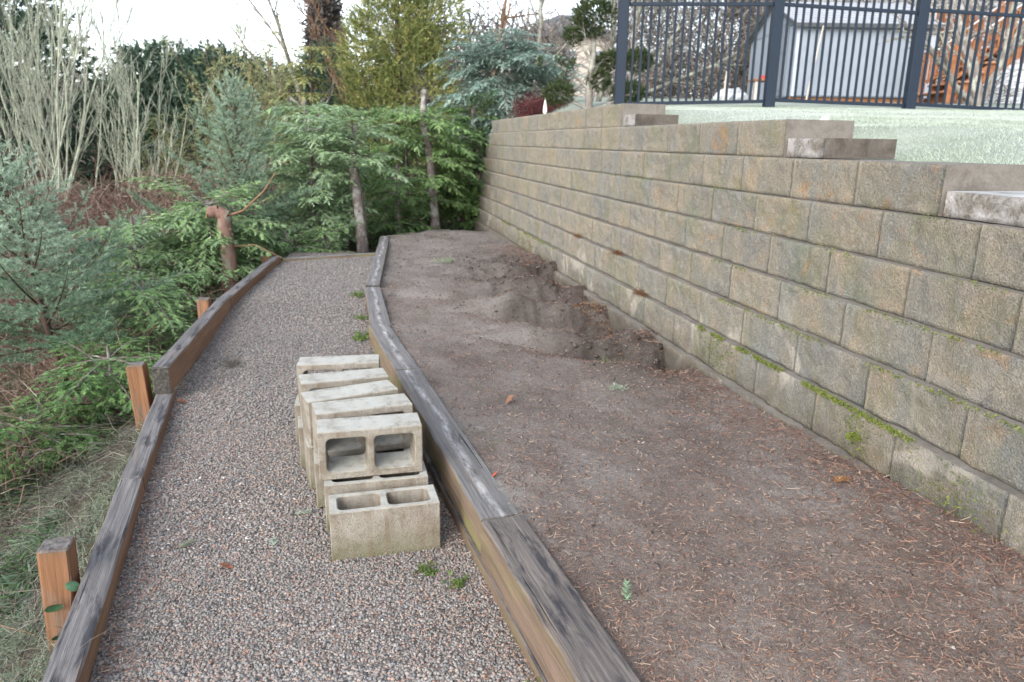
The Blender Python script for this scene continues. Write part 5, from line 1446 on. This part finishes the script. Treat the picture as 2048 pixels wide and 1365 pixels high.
# garden stake light
st = empty("garden_stake", (.42, 10.9, 1.72)); tag(st, "small white pointed garden stake standing behind the wall top", "garden stake")
P = Plant(1); P.seg((0, 0, 0), (0, 0, .12), .007, .007); link("stem", P.wood_mesh(M_SHEDK, 6, "stem"), st)
bm = bmesh.new()
rings = [(.10, .008), (.15, .030), (.20, .026), (.33, .004)]; prev = None
for z, r_ in rings:
    cur = [bm.verts.new((r_ * math.cos(a * math.pi / 3), r_ * math.sin(a * math.pi / 3) * .6, z)) for a in range(6)]
    if prev:
        for a in range(6): bm.faces.new((prev[a], prev[(a + 1) % 6], cur[(a + 1) % 6], cur[a]))
    else: bm.faces.new(cur[::-1])
    prev = cur
bm.faces.new(prev); me = bpy.data.meshes.new("blade"); bm.to_mesh(me); bm.free(); me.materials.append(plain("white_enamel", (0.8, 0.8, 0.72), .4)); link("blade", me, st)

# small white marker on the lawn just above the second step
V = [(-.028, 0, 0), (.03, 0, 0), (.026, 0, .03), (.0, 0, .018), (-.028, .012, 0), (.03, .012, 0), (.026, .012, .03), (.0, .012, .018)]
me = pymesh("white_chip", V, [(0, 1, 2, 3), (7, 6, 5, 4), (0, 4, 5, 1), (1, 5, 6, 2), (2, 6, 7, 3), (3, 7, 4, 0)], plain("white_enamel", (0.8, 0.79, 0.74), .6))
xx, yy = wallxy(3.9, 2.62); simple("white_chip", me, (float(xx), float(yy), 1.59), (0, 0, .2), "small white chip resting behind the second wall step", "chip")

# wrapped white bundle
wb = empty("wrapped_shrub", (-4.12, 16.2, GZ(-4.12, 16.2))); tag(wb, "shrub top wrapped in white cloth glimpsed between fir and cedar", "wrapped shrub")
bm = bmesh.new(); bmesh.ops.create_icosphere(bm, subdivisions=4, radius=1)
for v in bm.verts:
    c_ = v.co.copy(); v.co = Vector((c_.x * .19 * (1 - .18 * math.exp(-(c_.x * 5) ** 2) * (c_.z > 0)), c_.y * .18, c_.z * .20)) * (1 + .22 * float(fbm(c_.x * 4, c_.z * 6 + c_.y * 3, 3, 2)))
for f in bm.faces: f.smooth = True
me = bpy.data.meshes.new("cloth"); bm.to_mesh(me); bm.free(); me.materials.append(plain("white_fleece", (0.55, 0.59, 0.63), .9, .1, .08, 8, .4))
link("cloth", me, wb, (0, 0, 1.66 - GZ(-4.12, 16.2)))
P = Plant(570); P.seg((0, 0, 0), (0, 0, 1.55 - GZ(-4.12, 16.2)), .03, .02); link("stem", P.wood_mesh(B_BROWN, 6, "stem"), wb)

# ------------------------------------------------------------------ small things on the ground
# moss cushions along the block ledges
P = Plant(501)
M_MOSS = leaf_mat("bright_moss", [(0, (0.05, 0.07, 0.014)), (0.5, (0.12, 0.155, 0.03)), (1, (0.23, 0.26, 0.06))], trans=.15)
def moss_line(k, s0, s1, n, dens=1.0, hh=.02):
    s = P.r.uniform(s0, s1, n); keep = fbm(s * 4, s * 0 + k, 3, 60 + k) > (.05 / dens - .1); s = s[keep]
    D = Dk(k) - .012 + P.r.uniform(-.012, .016, len(s)); xy = np.outer(s, WD) + np.outer(D, WN)
    z = Zk(k) + P.r.uniform(-.012, .004, len(s))
    P.shoots(np.column_stack([xy, z]), np.column_stack([P.r.normal(0, .5, (len(s), 2)), np.ones(len(s))]), hh, 6, .009, .004, 50, 0, (.2, 1))
moss_line(7, 2.2, 4.0, 1300, 1.1, .012); moss_line(6, 1.8, 4.2, 500, .8, .005); moss_line(5, 1.8, 4.2, 380, .7, .004); moss_line(4, 2.0, 5, 300, .6, .004); moss_line(3, 2.2, 7, 300, .5, .004); moss_line(7, 7.3, 11, 700, .9, .018)
s = np.concatenate([P.r.normal(2.5, .05, 120), P.r.normal(3.7, .12, 200), P.r.normal(1.97, .12, 140), P.r.normal(8.6, .4, 250)]); n = len(s)
D = Dk(7) - np.abs(P.r.normal(.01, .02, n)); xy = np.outer(s, WD) + np.outer(D, WN)
P.shoots(np.column_stack([xy, P.r.uniform(.2, .39, n)]), np.column_stack([np.tile(-WN, (n, 1)), np.ones(n) * .5]) + P.r.normal(0, .3, (n, 3)), .012, 6, .008, .004, 50, 0, (.1, .9))
o = link("moss", P.crown_mesh(M_MOSS, "moss")); tag(o, "bright green moss along the ledges of the lower wall blocks", "moss", kind="stuff")
P = Plant(502); xy = wallxy(2.49, Dk(7) - .035)
dd = unit(P.r.normal(0, 1, (420, 3))); dd[:, 2] = np.abs(dd[:, 2])
P.shoots(dd * np.array([.024, .02, .022]), dd, .006, 6, .007, .0035, 40, 0, (.4, 1))
o = link("moss_cushion", P.crown_mesh(M_MOSS, "moss_cushion"), None, (float(xy[0]), float(xy[1]), .285)); tag(o, "round bright moss cushion clinging low on the wall", "moss")

# brown debris clumps on the ledges
for i, (s, k, n, lb) in enumerate(((5.6, 6, 150, "dark needle clump caught on the upper ledge above the dug soil"), (4.95, 7, 170, "rusty needle clump on the lower ledge"), (6.7, 6, 90, "small rusty leaf clump on the upper ledge, farther left"))):
    P = Plant(510 + i); d = unit(P.r.normal(0, 1, (n, 3))); d[:, 2] = np.abs(d[:, 2]) * .35
    P.shoots(np.column_stack([P.r.normal(0, .05, n), P.r.normal(0, .012, n), np.abs(P.r.normal(0, .012, n))]), d + P.r.normal(0, .5, (n, 3)) * np.array([1, 1, .3]), .035, 3, .024, .003, 40, 0, (0, .6))
    xy = wallxy(s, Dk(k) - .012); o = link("needle_clump", P.crown_mesh(L_DEAD, "needle_clump"), None, (float(xy[0]), float(xy[1]), Zk(k) + .004), (0, 0, -(math.pi / 2 - ANG))); tag(o, lb, "needle clump", "debris clumps on the wall ledges")
P = Plant(515); n = 3000
s = P.r.uniform(3.9, 7.4, n); D = 2.0 - np.abs(P.r.normal(.0, .16, n)); xy = np.outer(s, WD) + np.outer(D, WN)
keep = fbm(s * 3, D * 3, 2, 71) > -.05; xy = xy[keep]; n = len(xy)
P.shoots(np.column_stack([xy, bed_z(xy[:, 0], xy[:, 1]) + .01]), P.r.normal(0, 1, (n, 3)) * np.array([1, 1, .35]), .05, 3, .035, .006, 40, 0, (0, 1))
o = link("leaf_litter", P.crown_mesh(L_DEAD, "leaf_litter")); tag(o, "rusty dead leaf litter heaped at the foot of the wall", "litter", kind="stuff")

# pale broken concrete lumps
M_CHUNK = plain("pale_broken_concrete", (0.2, 0.19, 0.17), .95, .1, .3, 25, .8)
def chunk(seed, r_, mat, name="rock"):
    q = np.random.default_rng(seed); v, f = ico(); v = v * q.uniform(.75, 1.25, (12, 1)) * np.array(r_)
    bm = bmesh.new(); vs = [bm.verts.new(p) for p in v]
    for a in f: bm.faces.new([vs[i] for i in a])
    bmesh.ops.bevel(bm, geom=list(bm.edges), offset=min(r_) * .25, segments=1, affect='EDGES')
    me = bpy.data.meshes.new(name); bm.to_mesh(me); bm.free(); me.materials.append(mat); return me
for i, (x, y, r_, lb) in enumerate(((1.0, 5.82, (.06, .10, .07), "pale broken concrete lump at the wall foot above the dug bank"), (.42, 9.0, (.05, .06, .04), "small pale stone at the wall foot near the far end"),
                                    (.50, 7.3, (.07, .05, .04), "pale stone lying in the dug soil"), (.30, 6.1, (.06, .04, .022), "flat buff stone on the soil bank"), (.82, 4.55, (.05, .035, .025), "flat tan stone in the mossy soil bank"))):
    simple("rock", chunk(600 + i, r_, M_CHUNK), (x, y, float(bed_z(np.array([x]), np.array([y]))[0]) + r_[2] * .3), (0, 0, i * 1.1), lb, "rock", "loose pale stones on the soil bed")

# pine cone
P = Plant(521); n = 90
t = np.linspace(0, 1, n); a = t * 60
rad = .013 * np.sin(np.pi * (t * .85 + .12)); B = np.column_stack([t * .06 - .03, np.cos(a) * rad * .4, np.sin(a) * rad * .4])
P.shoots(B, np.column_stack([np.full(n, .5), np.cos(a), np.sin(a)]), .002, 3, .013, .009, 20, 0, (.6, 1))
x, y = 1.27, 2.61
o = link("pine_cone", P.crown_mesh(L_DEAD, "pine_cone"), None, (x, y, float(bed_z(np.array([x]), np.array([y]))[0]) + .012), (0, .1, .2)); tag(o, "orange-brown pine cone on the soil near the wall", "pine cone")

# fallen fir sprigs, weeds, leaves
def sprig(seed, x, y, zf, L, rz, label, leaf=L_FIR, frost=.3):
    P = Plant(seed); P.seg((0, 0, .006), (L, 0, .01), .002, .001)
    P.shoots(np.array([[0, 0, .008]]), np.array([[1, 0, .03]]), L, 60, .026, .003, 50, .35, (.5, 1), frost)
    e = P.finish("fir_sprig", label, "fir sprig", (0, 0, 0), leaf, B_BROWN, "fallen fir sprigs", 4)
    for ch in e.children:
        if ch.name.startswith("trunk"): ch.name = "stem"
        if ch.name.startswith("crown"): ch.name = "needles"
    z = float(zf(np.array([x]), np.array([y]))[0]); e.location = (x, y, z + .004); e.rotation_euler = (0, 0, rz)
sprig(531, .335, 1.84, bed_z, .09, 1.4, "green fir sprig lying on the soil bed in the foreground")
sprig(532, -.85, 2.65, gravel_z, .06, .4, "pale fir sprig on the gravel left of the blocks", L_GRASS, .5)
sprig(533, -.86, 2.42, gravel_z, .05, 2.0, "second pale sprig on the gravel nearer the camera", L_GRASS, .5)
sprig(534, -1.2, 2.4, gravel_z, .06, 1.0, "yellow-green sprig on the gravel near the left edging", L_GRASS, .2)
def weed(seed, x, y, zf, r_, n, label, leaf=L_FERN, up=.7, w=.008, frost=.0, cat="weed", tone=(.5, 1)):
    P = Plant(seed); d = unit(np.column_stack([P.r.normal(0, 1, n), P.r.normal(0, 1, n), np.abs(P.r.normal(up, .4, n))]))
    P.shoots(np.column_stack([P.r.normal(0, r_ * .4, n), P.r.normal(0, r_ * .4, n), np.zeros(n)]), d, r_ * .8, 7, r_ * .5, w, 45, 0, tone, frost)
    o = link("weed", P.crown_mesh(leaf, "weed"), None, (x, y, float(zf(np.array([x]), np.array([y]))[0]) + .004)); tag(o, label, cat, "small weeds")
L_WEED = leaf_mat("weed_leaves", [(0, (0.04, 0.08, 0.018)), (1, (0.13, 0.19, 0.05))], frost=(0.5, 0.55, 0.45))
weed(541, -.28, 2.27, gravel_z, .035, 20, "green weed in the gravel at the front block's foot", L_WEED)
weed(542, -.165, 2.2, gravel_z, .035, 18, "small weed in the gravel close to the foreground kerb", L_WEED)
weed(543, -1.07, 5.05, gravel_z, .07, 30, "leafy weed against the kerb behind the blocks", L_WEED)
weed(544, -1.17, 5.55, gravel_z, .05, 22, "leafy weed against the kerb at the middle bend", L_WEED)
weed(545, -.72, 7.9, bed_z, .10, 26, "pale weed on the far soil bed", L_GRASS, frost=.2)
weed(546, .57, 3.74, bed_z, .045, 34, "pale spiky tuft on the soil below the dug bank", L_GRASS, .5, .003, .5)
weed(547, -1.77, 4.5, gravel_z, .07, 60, "straw-coloured dry tuft on the gravel path", M_DRY, .15, .004, .1)
weed(548, -1.33, 6.3, gravel_z, .07, 26, "weed at the kerb joint on the far path", L_WEED)
weed(549, .06, 1.66, gravel_z, .05, 26, "moss-green weed beside the kerb at the bottom edge", L_WEED)
weed(550, .62, 4.5, bed_z, .14, 80, "mossy green patch on the dug soil bank", L_WEED, .3, .006, .1, tone=(.2, .8))
def leaf(seed, x, y, zf, L, col, label, rz):
    q = np.random.default_rng(seed); V = []; Fs = []; m = 6
    for i in range(m + 1):
        t = i / m; w = L * .32 * math.sin(math.pi * min(1, t * .9 + .05)) ** .8
        z = .012 * math.sin(t * 3 + seed)
        V += [(t * L, -w, z + w * .4), (t * L, 0, z), (t * L, w, z + w * .5)]
    for i in range(m):
        a = i * 3; Fs += [(a, a + 1, a + 4, a + 3), (a + 1, a + 2, a + 5, a + 4)]
    me = pymesh("fallen_leaf", V, Fs, plain("leaf_%d" % seed, col, .7, .3, .25, 60), True)
    o = simple("fallen_leaf", me, (x, y, float(zf(np.array([x]), np.array([y]))[0]) + .012), (q.normal(0, .2), q.normal(0, .2), rz), label, "leaf", "fallen leaves")
leaf(1, -1.85, 3.86, gravel_z, .05, (0.22, 0.075, 0.035), "rusty leaf on the gravel below the raised timber's end", .4)
leaf(2, -1.0, 2.27, gravel_z, .04, (0.24, 0.09, 0.05), "rusty brown leaf on the gravel in the left foreground", .3)
leaf(3, .075, 1.80, gravel_z, .035, (0.5, 0.34, 0.10), "yellow leaf lying against the foreground kerb", 1.9)
leaf(4, -.08, 2.63, bed_z, .03, (0.40, 0.06, 0.03), "bright red leaf scrap beside the kerb on the soil", .1)
leaf(5, -.03, 3.44, bed_z, .06, (0.17, 0.085, 0.05), "brown bark scrap on the soil behind the kerb", .5)
# bramble leaves climbing the near post
br = empty("bramble_sprig", (-1.42, 2.08, -.15)); tag(br, "dark green bramble leaves in front of the nearest post", "bramble")
M_BL = plain("bramble_leaf", (0.05, 0.11, 0.055), .5, .4, .4, 50)
P = Plant(560); P.polyline([np.array((0, 0, -.25)), np.array((.0, -.02, .0)), np.array((.03, -.01, .25))], .003, .002); link("stem", P.wood_mesh(B_BROWN, 5, "stem"), br)
for i, (x, z, rz, tl) in enumerate(((.02, .23, .3, .5), (.0, .16, 3.0, .6), (.03, .12, .6, .8), (-.01, .05, 2.8, .7), (.02, .02, .2, .9), (0.0, -.04, 3.3, .9))):
    V = []; Fs = []; m = 5; L = .042 + .01 * (i % 3)
    for j in range(m + 1):
        t = j / m; w = L * .42 * math.sin(math.pi * min(1, t * .88 + .07)) ** .7
        V += [(t * L, -w, -w * .3 - .02 * t * t), (t * L, 0, -.02 * t * t), (t * L, w, -w * .3 - .02 * t * t)]
    for j in range(m): Fs += [(j * 3, j * 3 + 1, j * 3 + 4, j * 3 + 3), (j * 3 + 1, j * 3 + 2, j * 3 + 5, j * 3 + 4)]
    link("leaf", pymesh("leaf", V, Fs, M_BL, True), br, (x, -.03, z), (R(35) + .3 * (i % 3), tl * .3, rz))
